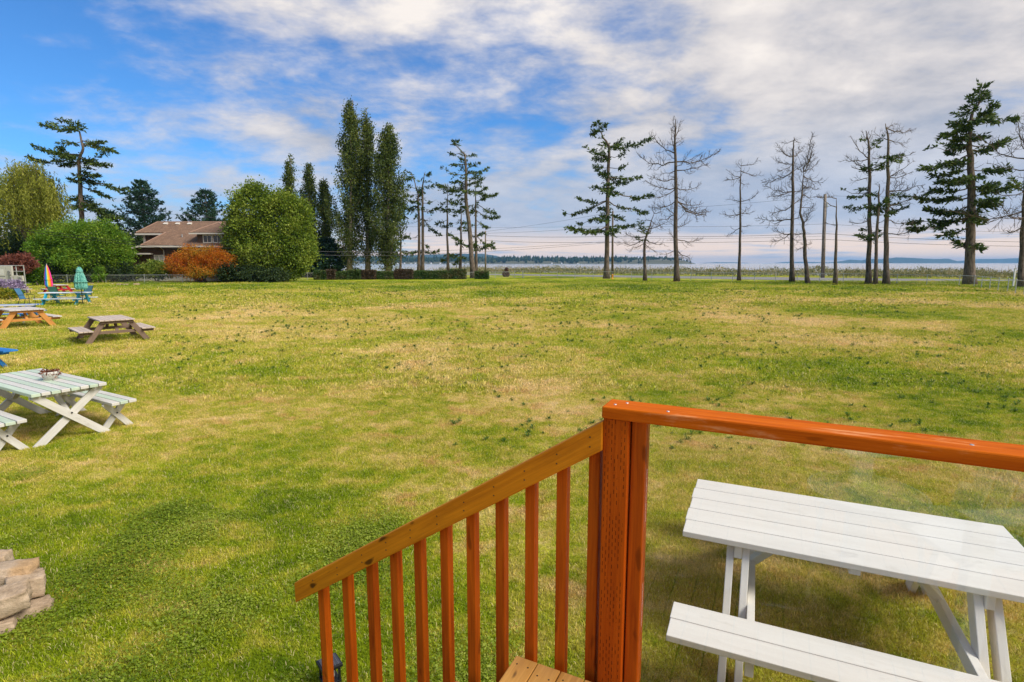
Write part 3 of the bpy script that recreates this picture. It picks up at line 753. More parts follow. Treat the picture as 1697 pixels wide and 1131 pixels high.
# further tables on the lawn
c0, c1 = Vector((-12.735, 16.68, 0)), Vector((-12.10, 17.36, 0)); o_, Y_, w_ = rot_frame(c0, c1); X_ = Vector((-Y_.y, Y_.x, 0))
picnic('picnic_table', 'weathered brown picnic table with slatted tan top alone on the lawn', o_, X_, Y_, w_, 1.85, 7, (M_BROWN_TOP, M_BROWN, M_BROWN_TOP), H=0.735, bench=w_ / 2 + 0.17, nb=3, bw=0.125, inset=0.10, legw=0.15, bh=0.42, splay=0.33)
c0, c1 = Vector((-18.68, 20.12, 0)), Vector((-18.08, 21.0, 0)); o_, Y_, w_ = rot_frame(c0, c1); X_ = Vector((-Y_.y, Y_.x, 0))
picnic('picnic_table', 'honey coloured picnic table with a grey weathered top', o_, X_, Y_, w_, 1.8, 6, (M_GREYTOP, M_ORANGE, M_GREYTOP), H=0.75, bench=w_ / 2 + 0.20, nb=2, bw=0.15, inset=0.10, legw=0.17, bh=0.43, splay=0.34)
c0 = at(-28, 519, 0.74); c1 = at(30, 502, 0.74); c0.z = c1.z = 0
oB = at(14, 506, 0.74); oB.z = 0
picnic('picnic_table', 'blue and white striped picnic table beyond the honey coloured one', oB + Vector((-0.9, -0.3, 0)), Vector((0.93, 0.37, 0)), Vector((0.37, -0.93, 0)), 0.85, 1.9, 6, ([M_BLUE, M_WHITE_OLD], M_BLUE, [M_WHITE_OLD, M_BLUE]), H=0.75, bench=0.62, nb=2, bw=0.14, inset=0.22, legw=0.16, bh=0.44)
# only two plank ends of this one reach into the picture
eb = at(17, 597, 0.44); eb.z = 0
picnic('picnic_table', 'bright blue picnic table standing past the striped mint table', eb + Vector((-0.92 * 1.85 - 1.48, 0.39 * 1.85 + 0.62, 0)), Vector((0.92, -0.39, 0)), Vector((-0.39, -0.92, 0)), 0.75, 1.85, 5, (M_BLUE, M_BLUE, M_BLUE), H=0.75, bench=0.60, nb=2, bw=0.15, inset=0.3, bh=0.44)
oT = at(100, 507, 0.0)
picnic('picnic_table', 'turquoise legged picnic table with white and blue speckled planks', oT + Vector((-1.28, 0.35, 0)), Vector((0.985, 0.17, 0)), Vector((0.17, -0.985, 0)), 0.8, 2.5, 5, (M_SPECK, M_TURQ, M_SPECK), H=0.76, bench=0.60, nb=2, bw=0.14, inset=0.34, legw=0.20, legt=0.05, bh=0.43, splay=0.28)
oR = at(105, 489, 0.0)
picnic('picnic_table', 'red picnic table with white top behind the striped parasol', oR + Vector((-0.5, 0.6, 0)), Vector((-0.85, 0.53, 0)), Vector((0.53, 0.85, 0)), 0.8, 1.85, 5, (M_WHITE_OLD, M_RED, M_WHITE_OLD), H=0.76, bench=0.58, nb=2, bw=0.15, inset=0.12, legw=0.18, bh=0.44)

# closed parasols
def parasol(name, label, base, H, z0, zt_, rad, mat, pole_mat, cap):
    E = empty(name, base, label, 'parasol')
    MB().tube([base, base + UP * H], 0.022, 8).build('pole', pole_mat, E)
    MB().lathe([(0.22, 0), (0.24, 0.03), (0.20, 0.07), (0.05, 0.09)], base, 16).build('base', M_BLACK, E)
    mb = MB(); n = 24
    prof = [(0.0, 0.80), (0.10, 0.98), (0.35, 0.92), (0.62, 0.70), (0.85, 0.42), (1.0, 0.12)]
    for f, r in prof:
        for q in range(n):
            w = 2 * math.pi * q / n; k = 1.0 if q % 2 else 0.80
            k *= 1 + 0.07 * mnoise.noise((q * .9, f * 3, 1))
            dz = (0.05 if q % 2 else -0.03) if f == 0 else 0
            mb.v.append((base.x + rad * r * k * math.cos(w), base.y + rad * r * k * math.sin(w), z0 + (zt_ - z0) * f + dz))
    for j in range(len(prof) - 1):
        for q in range(n):
            A = j * n + q; B = j * n + (q + 1) % n; mb.f.append((A, B, B + n, A + n))
    mb.f.append(tuple(range((len(prof) - 1) * n, len(prof) * n)))
    can = mb.build('canopy', mat, E)
    if cap:
        MB().lathe([(rad * .52, -0.02), (rad * .46, 0.10), (rad * .30, 0.22), (rad * .12, 0.27)], base + UP * (zt_ - 0.20), 18).build('vent_cap', mat, E)
    MB().lathe([(0.02, 0), (0.035, 0.03), (0.01, 0.07)], base + UP * (zt_ + 0.0 + (0.06 if cap else 0)), 10).build('finial', pole_mat, E)
    tie = MB().lathe([(rad * .99, 0), (rad * 1.0, 0.05)], base + UP * (z0 + (zt_ - z0) * .34), 18).build('tie_strap', mat, E)
    return E
def rainbow():
    m, t, b = newmat('rainbow_fabric'); c = t.new('ShaderNodeTexCoord'); s = t.new('ShaderNodeSeparateXYZ')
    bb = at(84, 497, 0); sh = t.new('ShaderNodeVectorMath', operation='SUBTRACT'); g = t.new('ShaderNodeNewGeometry')
    t.l.new(g.outputs['Position'], sh.inputs[0]); sh.inputs[1].default_value = bb; t.l.new(sh.outputs[0], s.inputs[0])
    ang = t.math('ARCTAN2', s.outputs[1], s.outputs[0])
    f = t.math('FRACT', t.math('ADD', t.math('MULTIPLY', ang, 2 / 6.28318), 0.98))
    cols = [(0.85, 0.05, 0.30), (0.55, 0.02, 0.32), (0.22, 0.06, 0.42), (0.02, 0.12, 0.50), (0.02, 0.42, 0.55), (0.85, 0.65, 0.04), (0.9, 0.30, 0.02), (0.75, 0.03, 0.05)]
    t.l.new(t.ramp(f, [(i / 8, k) for i, k in enumerate(cols)], 'CONSTANT'), b.inputs['Base Color']); b.inputs['Roughness'].default_value = 0.8
    return m
def teal_print():
    m, t, b = newmat('teal_print_fabric'); v, r = objco(t)
    n = t.noise(v, 9.0, 3, 0.6, 2.0)
    t.l.new(t.ramp(n, [(0.40, (0.02, 0.17, 0.15)), (0.48, (0.07, 0.34, 0.28)), (0.56, (0.30, 0.60, 0.48)), (0.62, (0.05, 0.28, 0.24))]), b.inputs['Base Color']); b.inputs['Roughness'].default_value = 0.85
    return m
pb = at(84, 497, 0); 
parasol('closed_parasol', 'closed rainbow striped parasol among the lawn tables', pb, 2.32, 0.85, 2.36, 0.235, rainbow(), M_STEEL, False)
pb = at(138, 507, 0)
parasol('closed_parasol', 'closed teal leaf-print parasol beside the speckled table', pb, 2.1, 0.95, 2.20, 0.34, teal_print(), M_BLACK, True)

# sling patio chairs
def chair(label, base, ang, sling, fr):
    E = empty('patio_chair', base, label, 'chair', None)
    M = Matrix.Translation(base) @ Matrix.Rotation(ang, 4, 'Z')
    for sx_ in (-1, 1):
        x = sx_ * 0.29
        MB().tube([(x, 0.26, 0), (x, 0.25, 0.42), (x, 0.24, 0.62), (x, 0.10, 0.655), (x, -0.26, 0.63)], 0.014, 6).build('armrest', fr, E, M)
        MB().tube([(x, -0.34, 0), (x, -0.22, 0.40), (x, -0.30, 0.70), (x, -0.44, 1.02)], 0.014, 6).build('leg', fr, E, M)
        MB().tube([(x, -0.22, 0.40), (x, 0.26, 0.44)], 0.014, 6).build('seat_rail', fr, E, M)
    MB().quad((-.28, .26, .44), (.28, .26, .44), (.28, 0, .405), (-.28, 0, .405)).quad((-.28, 0, .405), (.28, 0, .405), (.28, -.21, .42), (-.28, -.21, .42)).build('seat', sling, E, M)
    MB().quad((-.28, -.21, .42), (.28, -.21, .42), (.28, -.30, .70), (-.28, -.30, .70)).quad((-.28, -.30, .70), (.28, -.30, .70), (.28, -.44, 1.02), (-.28, -.44, 1.02)).build('backrest', sling, E, M)
    for part in E.children:
        if part.name.startswith(('seat', 'back')) and part.type == 'MESH' and len(part.data.polygons) == 2:
            so = part.modifiers.new('thick', 'SOLIDIFY'); so.thickness = 0.008
    return E
M_SLB, M_SLT = plain('blue_sling', (0.05, 0.17, 0.30), 0.8), plain('teal_sling', (0.10, 0.32, 0.30), 0.8)
chair('blue sling patio chair facing the speckled table, beside the flower bed', at(46, 507, 0), math.radians(-75), M_SLB, M_BLACK)
chair('teal sling patio chair with its back to the speckled table', at(78, 503, 0) + Vector((0, 0.9, 0)), math.radians(0), M_SLT, M_BLACK)
chair('dark framed patio chair at the far end of the speckled table', at(118, 501, 0) + Vector((0.2, 0.9, 0)), math.radians(80), M_SLB, M_BLACK)

# furniture on the deck, which the glass panel mirrors faintly
def mirror_pt(p):
    p = Vector(p); k = (p - RP).dot(RV) - 0.059
    return p - RV * 2 * k
tb = mirror_pt(at(1436, 818, DECK_Z + 0.46)); tb.z = DECK_Z
E = empty('side_table', tb, 'small round white side table standing on the deck', 'table')
MB().lathe([(0.22, 0.445), (0.225, 0.452), (0.225, 0.462), (0.22, 0.466)], tb, 32).build('table_top', M_GREYTOP, E)
MB().lathe([(0.215, 0.44), (0.228, 0.44), (0.228, 0.472), (0.215, 0.472), (0.215, 0.44)], tb, 40).build('rim', M_WHITE, E)
for k in range(3):
    w = 2.1 * k
    MB().tube([tb + Vector((0.2 * math.cos(w), 0.2 * math.sin(w), 0.445)), tb + Vector((0.24 * math.cos(w), 0.24 * math.sin(w), 0))], 0.011, 6).build('leg', M_WHITE, E)
cb_ = mirror_pt(at(1610, 815, DECK_Z + 0.55)); cb_.z = DECK_Z
E = empty('slatted_chair', cb_, 'white slatted wooden armchair standing on the deck behind the glass panel', 'chair')
Mc = Matrix.Translation(cb_) @ Matrix.Rotation(math.radians(35), 4, 'Z')
M_CHAIR = plain('white_enamel', (.86, .86, .84), .5, 0, .03)
def cbx(nm, c, h, rx=0):
    MB().box((0, 0, 0), h).build(nm, M_CHAIR, E, Mc @ Matrix.Translation(c) @ Matrix.Rotation(rx, 4, 'X'), bevel=0.004)
for k in range(6): cbx('seat_slat', (0, 0.22 - 0.085 * k, 0.40 - 0.012 * k), (0.27, 0.035, 0.010))
for k in range(6): cbx('back_slat', (-0.235 + 0.094 * k, -0.34, 0.68), (0.036, 0.010, 0.34), 0.30)
for sx_ in (-1, 1):
    cbx('armrest', (sx_ * 0.33, -0.02, 0.60), (0.055, 0.34, 0.011)); cbx('leg', (sx_ * 0.30, 0.24, 0.295), (0.018, 0.045, 0.295)); cbx('leg', (sx_ * 0.285, -0.22, 0.22), (0.018, 0.05, 0.24), 0.25)

# ring of stones in the grass
def stone(name, label, c, h, ang, seed, tilt=(0, 0)):
    bm = bmesh.new(); bmesh.ops.create_cube(bm, size=2.0); bmesh.ops.subdivide_edges(bm, edges=bm.edges[:], cuts=9, use_grid_fill=True)
    for v in bm.verts:
        p = v.co.copy(); q = p.normalized() * 1.18
        p = p.lerp(q, 0.24)
        n_ = mnoise.noise(p * 0.9 + Vector((seed * 7.1, seed, 0))) * 0.10 + mnoise.noise(p * 2.6 + Vector((0, seed * 3.3, 0))) * 0.07 + abs(mnoise.noise(p * 4.5 + Vector((0, 0, seed)))) * -0.09
        p *= 1 + n_
        v.co = Vector((p.x * h[0], p.y * h[1], p.z * h[2]))
    me = bpy.data.meshes.new(name); bm.to_mesh(me); bm.free(); me.materials.append(M_STONE)
    me.polygons.foreach_set('use_smooth', [True] * len(me.polygons))
    M = Matrix.Translation(c) @ Matrix.Rotation(ang, 4, 'Z') @ Matrix.Rotation(tilt[0], 4, 'X') @ Matrix.Rotation(tilt[1], 4, 'Y')
    return tag(link(bpy.data.objects.new(name, me), None, M), label, 'stone', 'stones of the ring')
def stone_mat():
    m, t, b = newmat('tan_rough_stone'); v, r = objco(t)
    n = t.noise(v, 5.0, 8, 0.7); n2 = t.noise(v, 42.0, 4, 0.7); n3 = t.noise(v, 2.2, 3, 0.5)
    c = t.ramp(n, [(0.3, (0.25, 0.175, 0.11)), (0.5, (0.45, 0.335, 0.225)), (0.7, (0.60, 0.465, 0.33))])
    c = t.mix(t.math('MULTIPLY', t.sstep(n3, 0.55, 0.7), 0.6), c, (0.50, 0.30, 0.13, 1))
    c = t.mix(0.35, c, t.ramp(n2, [(0.3, (0.45, 0.45, 0.45)), (0.7, (1.2, 1.2, 1.2))]), 'MULTIPLY')
    t.l.new(c, b.inputs['Base Color']); b.inputs['Roughness'].default_value = 0.95; b.inputs['Specular IOR Level'].default_value = 0.1
    bump(t, b, t.math('ADD', n, t.math('MULTIPLY', n2, 0.5)), 0.02, 0.8)
    return m
M_STONE = stone_mat()
def sp(x, y, z): p = at(x, y, z); return p
stone('stone', 'long pale stone on top of the ring, nearest the deck stairs', sp(1, 999, 0.20), (0.157, 0.087, 0.072), math.radians(40), 1, (0.12, -0.08))
stone('stone', 'blocky tan stone with a chipped face at the corner of the ring', sp(42, 970, 0.17), (0.109, 0.092, 0.076), math.radians(44), 2, (0, 0.10))
stone('stone', 'broad tan stone at the back of the ring, behind the blocky one', sp(20, 951, 0.22), (0.142, 0.106, 0.076), math.radians(20), 3, (-0.12, 0.03))
stone('stone', 'small grey stone at the far side of the ring', sp(-11, 934, 0.16), (0.104, 0.083, 0.076), math.radians(20), 4)
stone('stone', 'flat brown stone half buried below the long pale one', sp(45, 1016, 0.02), (0.142, 0.083, 0.060), math.radians(44), 5)
stone('stone', 'low rounded stone at the foot of the ring', sp(-9, 1045, 0.03), (0.114, 0.083, 0.068), math.radians(35), 6)
stone('stone', 'dark inner stone in the hollow of the ring', sp(-35, 975, 0.08), (0.171, 0.110, 0.093), math.radians(120), 7)

# ------------------------------------------------------------------ trees
def conv(ox, oy, s): return lambda p: (ox + p[0] / s, oy + p[1] / s)
Z1, Z3, Z4, Z5 = conv(0, 180, 3.769), conv(360, 150, 3.263), conv(880, 170, 3.533), conv(1240, 140, 3.232)
def vnoise(s=1.0): return Vector(rng.normal(size=3)) * s
def curve_pts(a, b, lift, n=6, wob=0.0):
    """curved limb from a to b; lift bends it (positive: sags first and turns up at the tip)"""
    a, b = Vector(a), Vector(b); L = (b - a).length; out = []
    for k in range(n + 1):
        t = k / n; p = a.lerp(b, t); p.z -= lift * L * math.sin(math.pi * t) * 0.5
        if 0 < k < n: p += vnoise(wob * L)
        out.append(p)
    return out
class Tree:
    def __init__(s, name, label, base, cat='tree', group=None, bark=None):
        s.E = empty(name, base, label, cat, group); s.trunk, s.limb = MB(), MB(); s.P, s.D, s.L, s.W = [], [], [], []; s.bark = bark or M_BARK
    def leaf(s, p, d, l, w): s.P.append(tuple(p)); s.D.append(tuple(d)); s.L.append(l); s.W.append(w)
    def spray_branch(s, pts, size, dens):
        """flat pads of needles on side sprays along a limb"""
        L = sum((b - a).length for a, b in zip(pts[:-1], pts[1:]))
        n = max(4, int(L * 3.4 * dens)); m = len(pts) - 1
        for k in range(n):
            t = 0.22 + 0.78 * (k + rng.random()) / n
            if mnoise.noise((pts[0].z * 1.7 + t * L * 0.9, pts[-1].x * .7, pts[-1].y)) < -0.22: continue
            i = min(int(t * m), m - 1); p = pts[i].lerp(pts[i + 1], t * m - i); ax = (pts[i + 1] - pts[i]).normalized()
            side = ax.cross(UP); side = side.normalized() if side.length > 0.05 else Vector((1, 0, 0))
            for sg in (-1, 1):
                d = (side * sg * rng.uniform(.5, 1.1) + ax * rng.uniform(.3, .9) + UP * rng.normal(0.02, .20)).normalized()
                l = size * rng.uniform(.45, 1.0) * (1.15 - 0.55 * t)
                k2 = 4
                for j in range(k2):
                    q = p + d * l * (j + .5) / k2 + UP * (-0.10 * l * (j / k2) ** 2) + vnoise(0.06 * size)
                    for _ in range(2):
                        s.leaf(q, (d + vnoise(.45)), size * rng.uniform(.28, .50), size * rng.uniform(.10, .19))
            s.leaf(p, ax + vnoise(.4), size * .45, size * .15)
    def twig_branch(s, pts, r, dens, lvl=0):
        L = sum((b - a).length for a, b in zip(pts[:-1], pts[1:])); m = len(pts) - 1
        n = max(3, int(L * (2.4 if lvl == 0 else 2.0) * dens))
        for k in range(n):
            t = 0.18 + 0.80 * (k + rng.random()) / n
            i = min(int(t * m), m - 1); p = pts[i].lerp(pts[i + 1], t * m - i); ax = (pts[i + 1] - pts[i]).normalized()
            d = (ax * .8 + vnoise(.62) + UP * .28).normalized()
            l = (L * .30 * (1.15 - t) + .35) * rng.uniform(.6, 1.2)
            q = curve_pts(p, p + d * l, rng.uniform(.05, .3), 3, .05)
            s.limb.tube(q, [r * .42, r * .34, r * .26, r * .16], 3, False)
            if lvl == 0: s.twig_branch(q, r * .6, dens, 1)
    def finish(s, mat=None, crown='crown'):
        if s.trunk.v: s.trunk.build('trunk', s.bark, s.E, smooth=True)
        if s.limb.v: s.limb.build('limbs', s.bark, s.E, smooth=True)
        if s.P: leaves(crown, s.P, s.D, np.array(s.L), np.array(s.W), mat, s.E)
        return s.E

def tall_tree(name, label, cv, trunk, branches, yb=None, r_px=4.0, live='', mat=None, bark=None, size=1.05, dens=1.0, extra=1.0, group=None, twig=1.0, lift=0.18):
    """trunk and limbs traced as (sx, sy, ex, ey[, 'd'|'l']); limbs get real depth and companions in other directions"""
    tp = [cv(p) for p in trunk]; yb = yb or tp[0][1]; D = depth(yb); base = at(tp[0][0], yb, 0)
    S = D / FPX
    T = Tree(name, label, base, group=group, bark=bark)
    pts = [base + UP * -0.1] + [atd(x, y, D + rng.normal(0, .15)) for x, y in tp[1:]]
    fine = []
    for a, b in zip(pts[:-1], pts[1:]):
        for k in range(4): fine.append(a.lerp(b, k / 4) + (vnoise(.03) if fine else Vector()))
    fine.append(pts[-1]); Hh = max(p.z for p in fine)
    r0 = r_px * S * .80
    rad = [r0 * (1.55 if k == 0 else 1.12 if k == 1 else 1.0) * max(0.10, 1 - 0.88 * (k / (len(fine) - 1)) ** 1.15) for k in range(len(fine))]
    T.trunk.tube(fine, rad, 9)
    zs = [p.z for p in fine]
    for br in branches:
        kind = br[4] if len(br) > 4 else ('l' if live == 'all' else 'd')
        (x0, y0), (x1, y1) = cv(br[:2]), cv(br[2:4])
        a, b = atd(x0, y0, D), atd(x1, y1, D)
        k = min(range(len(fine)), key=lambda i: abs(zs[i] - a.z))
        if (fine[k] - a).length < 1.6: a = fine[k].copy()
        Lb = (b - a).length
        b = b + Vector((0, rng.normal(0, .30) * Lb, 0))
        todo = [(a, b, 1.0)]
        nx = extra if isinstance(extra, int) else (1 + (rng.random() < extra - 1))
        for _ in range(nx):
            an = rng.uniform(0, 2 * math.pi); h = math.hypot(b.x - a.x, 0) * rng.uniform(.45, .8)
            a2 = a + UP * rng.normal(0, .5)
            todo.append((a2, a2 + Vector((math.cos(an) * h * .45, math.sin(an) * h, (b.z - a.z) * rng.uniform(.4, 1.0) + rng.normal(0, .3))), .8))
        for (p, q, w) in todo:
            L = (q - p).length
            cp = curve_pts(p, q, lift * rng.uniform(.4, 1.5), 6, .022)
            rb = min(r0 * .30, 0.012 * L + .03) * w
            T.limb.tube(cp, [rb * (1 - .8 * i / 6) for i in range(7)], 5, False)
            if kind == 'l': T.spray_branch(cp, size, dens)
            else: T.twig_branch(cp, rb, twig)
    return T.finish(mat or M_FIR, 'foliage')

GR = 'tall windblown trees along the road edge of the lawn'
tall_tree('fir_tree', 'living fir with open dark pads, first tall tree of the roadside row', Z4, [(442, 1032), (445, 800), (450, 500), (458, 260), (430, 215), (395, 150)],
  [(405,170,360,180),(410,150,435,140),(440,215,380,190),(455,260,530,215),(458,270,680,232),(455,290,560,290),(450,330,310,275),(450,330,370,330),(450,390,370,380),(450,390,565,370),(450,420,390,400),(448,470,640,440),(450,480,720,545),(448,500,370,495),(445,540,290,560),(445,600,190,650),(445,600,660,650),(445,650,270,700),(440,690,195,730),(445,640,560,690),(440,700,265,760),(445,690,600,720),(450,470,560,470),(400,150,370,140)], r_px=5.2, live='all', size=1.25, dens=.95, extra=1, group=GR)
tall_tree('bare_tree', 'short crooked bare tree between the living fir and the tall dead one', Z4, [(668, 1046), (662, 820), (690, 740), (720, 650)],
  [(665,800,500,830),(665,800,770,830),(690,740,830,660),(665,790,540,770),(660,830,570,865),(665,850,745,880),(700,700,630,680),(715,660,700,600),(720,650,775,630),(690,740,600,740),(700,700,780,730),(665,780,620,700,'l'),(665,800,620,790,'l')], r_px=3.3, bark=M_DEADBARK, size=.8, group=GR, twig=1.2, extra=1)
tall_tree('dead_tree', 'tallest dead tree with wide bare limbs and forked top', Z4, [(855, 1052), (845, 800), (848, 500), (845, 300), (845, 180), (848, 95)],
  [(845,350,660,285),(845,300,715,175),(840,300,790,170),(800,190,822,90),(848,200,885,95),(850,360,1100,290),(850,400,1020,370),(848,430,680,430),(848,500,1010,470),(845,520,660,460),(845,500,720,560),(850,540,1040,640),(850,560,1000,600),(845,600,700,610),(845,650,740,690),(850,600,1080,650),(850,720,940,690),(850,780,990,800),(840,780,800,740),(850,855,960,920),(840,850,750,890),(848,250,900,200),(845,400,740,420),(845,620,760,590),(845,690,800,700)], r_px=5.0, bark=M_DEADBARK, group=GR, lift=.22, twig=1.3)
tall_tree('dead_tree', 'slim dead tree with a small flat bare top, standing alone', Z4, [(1218, 1047), (1225, 800), (1226, 500), (1230, 372)],
  [(1230,380,1325,345),(1230,380,1205,350),(1226,430,1120,460),(1228,410,1330,430),(1226,440,1150,400),(1226,460,1280,470),(1224,540,1160,560),(1226,545,1300,535),(1224,640,1125,650),(1224,640,1160,675),(1226,640,1300,600),(1226,700,1280,715),(1222,760,1150,785),(1226,660,1290,640)], r_px=3.2, bark=M_DEADBARK, group=GR, twig=1.3)
tall_tree('dead_tree', 'straight dead tree with dense fine twigs, taller of the twiggy pair', Z5, [(235, 1060), (235, 800), (238, 500), (240, 350), (245, 283)],
  [(245,290,190,310),(245,290,290,310),(240,370,145,330),(240,380,330,320),(240,420,140,400),(240,430,160,470),(238,480,100,520),(240,540,100,545),(238,600,110,600),(240,620,330,580),(236,680,120,690),(236,740,80,710),(236,700,320,690),(235,780,130,770),(235,800,130,850),(236,560,330,540),(236,830,290,800),(238,460,300,420)], r_px=4.2, bark=M_DEADBARK, group=GR, twig=1.9)
tall_tree('dead_tree', 'crooked leaning dead tree beside the straight twiggy one', Z5, [(320, 1072), (303, 880), (300, 790), (280, 690), (290, 560), (297, 470)],
  [(297,480,330,270),(297,500,390,530),(295,540,380,560),(292,600,370,600),(285,650,350,650),(300,760,325,640),(300,860,355,850),(298,850,265,885),(300,800,250,800),(297,470,360,310),(297,470,385,420),(297,470,250,420),(292,560,350,500)], r_px=4.0, bark=M_DEADBARK, group=GR, twig=1.8)
tall_tree('tree_snag', 'bare broken snag with one bent limb near the white utility pole', Z5, [(465, 1077), (472, 800), (472, 612)],
  [(468,660,395,588),(468,750,420,735),(440,610,410,590)], r_px=3.6, bark=M_BARK, extra=0, twig=.15, group=GR)
tall_tree('fir_tree', 'half dead fir with sparse green tufts, leftmost trunk of the cluster of three', Z5, [(643, 1072), (648, 800), (652, 500), (640, 300), (630, 248)],
  [(650,380,550,290),(650,420,500,405),(650,460,540,380),(650,440,560,440),(640,300,600,250),(650,500,540,520),(645,740,540,740),(640,300,670,250),(650,470,720,440,'l'),(648,560,525,560,'l'),(648,600,560,600,'l'),(645,650,530,660,'l'),(645,660,700,680,'l'),(645,800,545,810,'l'),(645,790,690,790,'l'),(650,450,700,400,'l'),(648,360,710,290,'l')], r_px=4.8, size=.95, dens=.9, group=GR)
tall_tree('fir_tree', 'thin leaning fir stem in the middle of the cluster of three', Z5, [(680, 1077), (690, 800), (700, 600), (703, 533)],
  [(690,700,760,690,'l'),(695,640,640,650,'l'),(692,780,730,790,'l'),(700,600,740,560),(697,640,740,620,'l')], r_px=3.6, size=.9, group=GR)
tall_tree('fir_tree', 'tall mostly bare fir with a bent top, thickest of the cluster of three', Z5, [(738, 1075), (740, 800), (748, 500), (750, 300), (735, 210)],
  [(745,240,905,235),(745,230,800,200),(750,300,850,310),(750,290,700,240),(750,400,880,370),(750,480,850,420),(748,520,870,470),(745,560,950,540),(745,570,880,510),(748,640,900,580),(745,720,860,740),(745,800,880,785),(750,420,690,440),(745,640,880,650,'l'),(745,660,800,640,'l'),(745,400,860,360,'l'),(745,440,700,420,'l'),(745,560,900,590,'l')], r_px=5.2, size=.9, dens=.8, group=GR, twig=1.2)
tall_tree('fir_tree', 'massive living fir with heavy windswept green boughs and a thick trunk', Z5, [(1185, 1077), (1190, 800), (1195, 600), (1190, 400), (1180, 300), (1200, 150), (1262, 62)],
  [(1230,100,1270,65),(1200,150,1130,160),(1190,180,1090,210),(1190,200,1330,210),(1240,200,1368,130),(1185,240,1005,275),(1185,260,1240,290),(1190,330,1000,340),(1190,380,940,450),(1195,360,1350,330),(1195,330,1380,300),(1190,450,1010,480),(1195,470,1340,470),(1195,520,1030,520),(1195,540,1330,530),(1195,560,970,570),(1200,560,1380,560),(1195,620,960,600),(1195,640,1000,670),(1190,700,930,740),(1190,720,880,770),(1185,740,990,810),(1190,840,1130,840),(1190,840,1260,870),(1200,650,1080,680),(1190,300,1100,300),(1190,350,1100,370),(1195,430,1280,420),(1190,220,1120,240),(1220,120,1180,110)], r_px=9.2, live='all', size=1.25, dens=1.35, extra=1, group=GR)
tall_tree('dead_tree', 'bare grey tree past the massive fir, its limbs spreading over the fence corner', Z5, [(1462, 1092), (1470, 800), (1477, 640), (1490, 400), (1500, 120)],
  [(1475,740,1320,790),(1475,730,1340,680),(1470,735,1250,655),(1400,680,1085,668),(1480,600,1330,590),(1480,560,1400,510,'l'),(1485,400,1290,240),(1485,350,1420,130),(1485,450,1350,410),(1480,300,1440,210),(1490,250,1477,140),(1480,600,1600,560),(1485,500,1620,430),(1490,300,1600,250),(1478,700,1590,720)], r_px=5.0, bark=M_DEADBARK, group=GR, twig=1.2)
GC = 'firs behind the clipped hedge'
YB = 460.5
tall_tree('fir_tree', 'thin fir stem close beside the tall poplars', Z3, [(990, 1000), (992, 800), (985, 640)], [(990,760,940,740),(990,700,1030,680),(990,880,930,900),(988,660,960,640),(990,800,1030,790)], YB, 2.6, 'all', size=1.3, group=GC)
tall_tree('fir_tree', 'left of the twin fir stems behind the hedge', Z3, [(1090, 1000), (1092, 700), (1085, 560), (1050, 445)], [(1055,455,1040,443),(1080,520,1015,500),(1088,560,1020,570),(1090,620,1010,640),(1090,640,1040,660),(1070,480,1030,480),(1088,590,1050,600),(1090,700,1050,720,'d'),(1090,760,1040,800,'d')], YB, 3.2, 'all', size=1.15, dens=.8, group=GC)
tall_tree('fir_tree', 'right of the twin fir stems behind the hedge', Z3, [(1110, 1000), (1112, 700), (1110, 520), (1125, 440)], [(1120,455,1150,450),(1112,500,1160,480),(1112,540,1165,520),(1110,600,1185,590),(1112,640,1200,640),(1112,720,1195,780),(1112,820,1195,870),(1110,820,1005,880),(1112,560,1090,540),(1112,680,1170,700,'d')], YB, 3.4, 'all', size=1.15, dens=.9, group=GC)
tall_tree('fir_tree', 'short slender fir between the twin stems and the leaning fir', Z3, [(1248, 1000), (1243, 700), (1245, 530)], [(1245,540,1190,515),(1245,600,1190,600),(1243,640,1190,640),(1243,700,1180,720),(1245,620,1290,600),(1245,560,1280,540),(1244,660,1280,680)], YB, 2.8, 'all', size=1.1, dens=.8, group=GC)
tall_tree('fir_tree', 'low bushy fir whose boughs hang in front of the far shore', Z3, [(1315, 1000), (1318, 750), (1320, 640)], [(1318,700,1270,720),(1318,860,1210,920),(1318,880,1250,890),(1318,800,1260,780),(1320,660,1280,650),(1318,740,1360,760),(1318,820,1370,850)], YB, 3.0, 'all', size=1.2, group=GC)
tall_tree('fir_tree', 'tall leaning fir with a swept-back top at the end of the hedge', Z3, [(1385, 1012), (1365, 750), (1345, 600), (1345, 450), (1340, 350), (1280, 283)],
  [(1345,340,1255,340),(1345,360,1390,345),(1345,400,1260,395),(1345,420,1415,390),(1345,440,1225,430),(1345,450,1460,420),(1345,480,1270,490),(1345,510,1190,515),(1345,540,1270,540),(1345,560,1420,520),(1345,600,1270,610),(1350,650,1280,660),(1345,470,1420,460),(1310,300,1290,290),(1345,580,1300,570)], 461.3, 5.0, 'all', size=1.1, dens=.85, group=GC)
tall_tree('fir_tree', 'fir with long drooping boughs on the sea side of the leaning fir', Z3, [(1400, 1000), (1398, 700), (1395, 495)], [(1395,510,1430,480),(1396,560,1505,570),(1396,620,1500,660),(1398,660,1520,690),(1398,700,1470,740),(1398,600,1440,590),(1400,800,1500,855),(1400,780,1440,770),(1396,540,1460,520),(1400,840,1480,830)], YB, 3.2, 'all', size=1.2, group=GC)
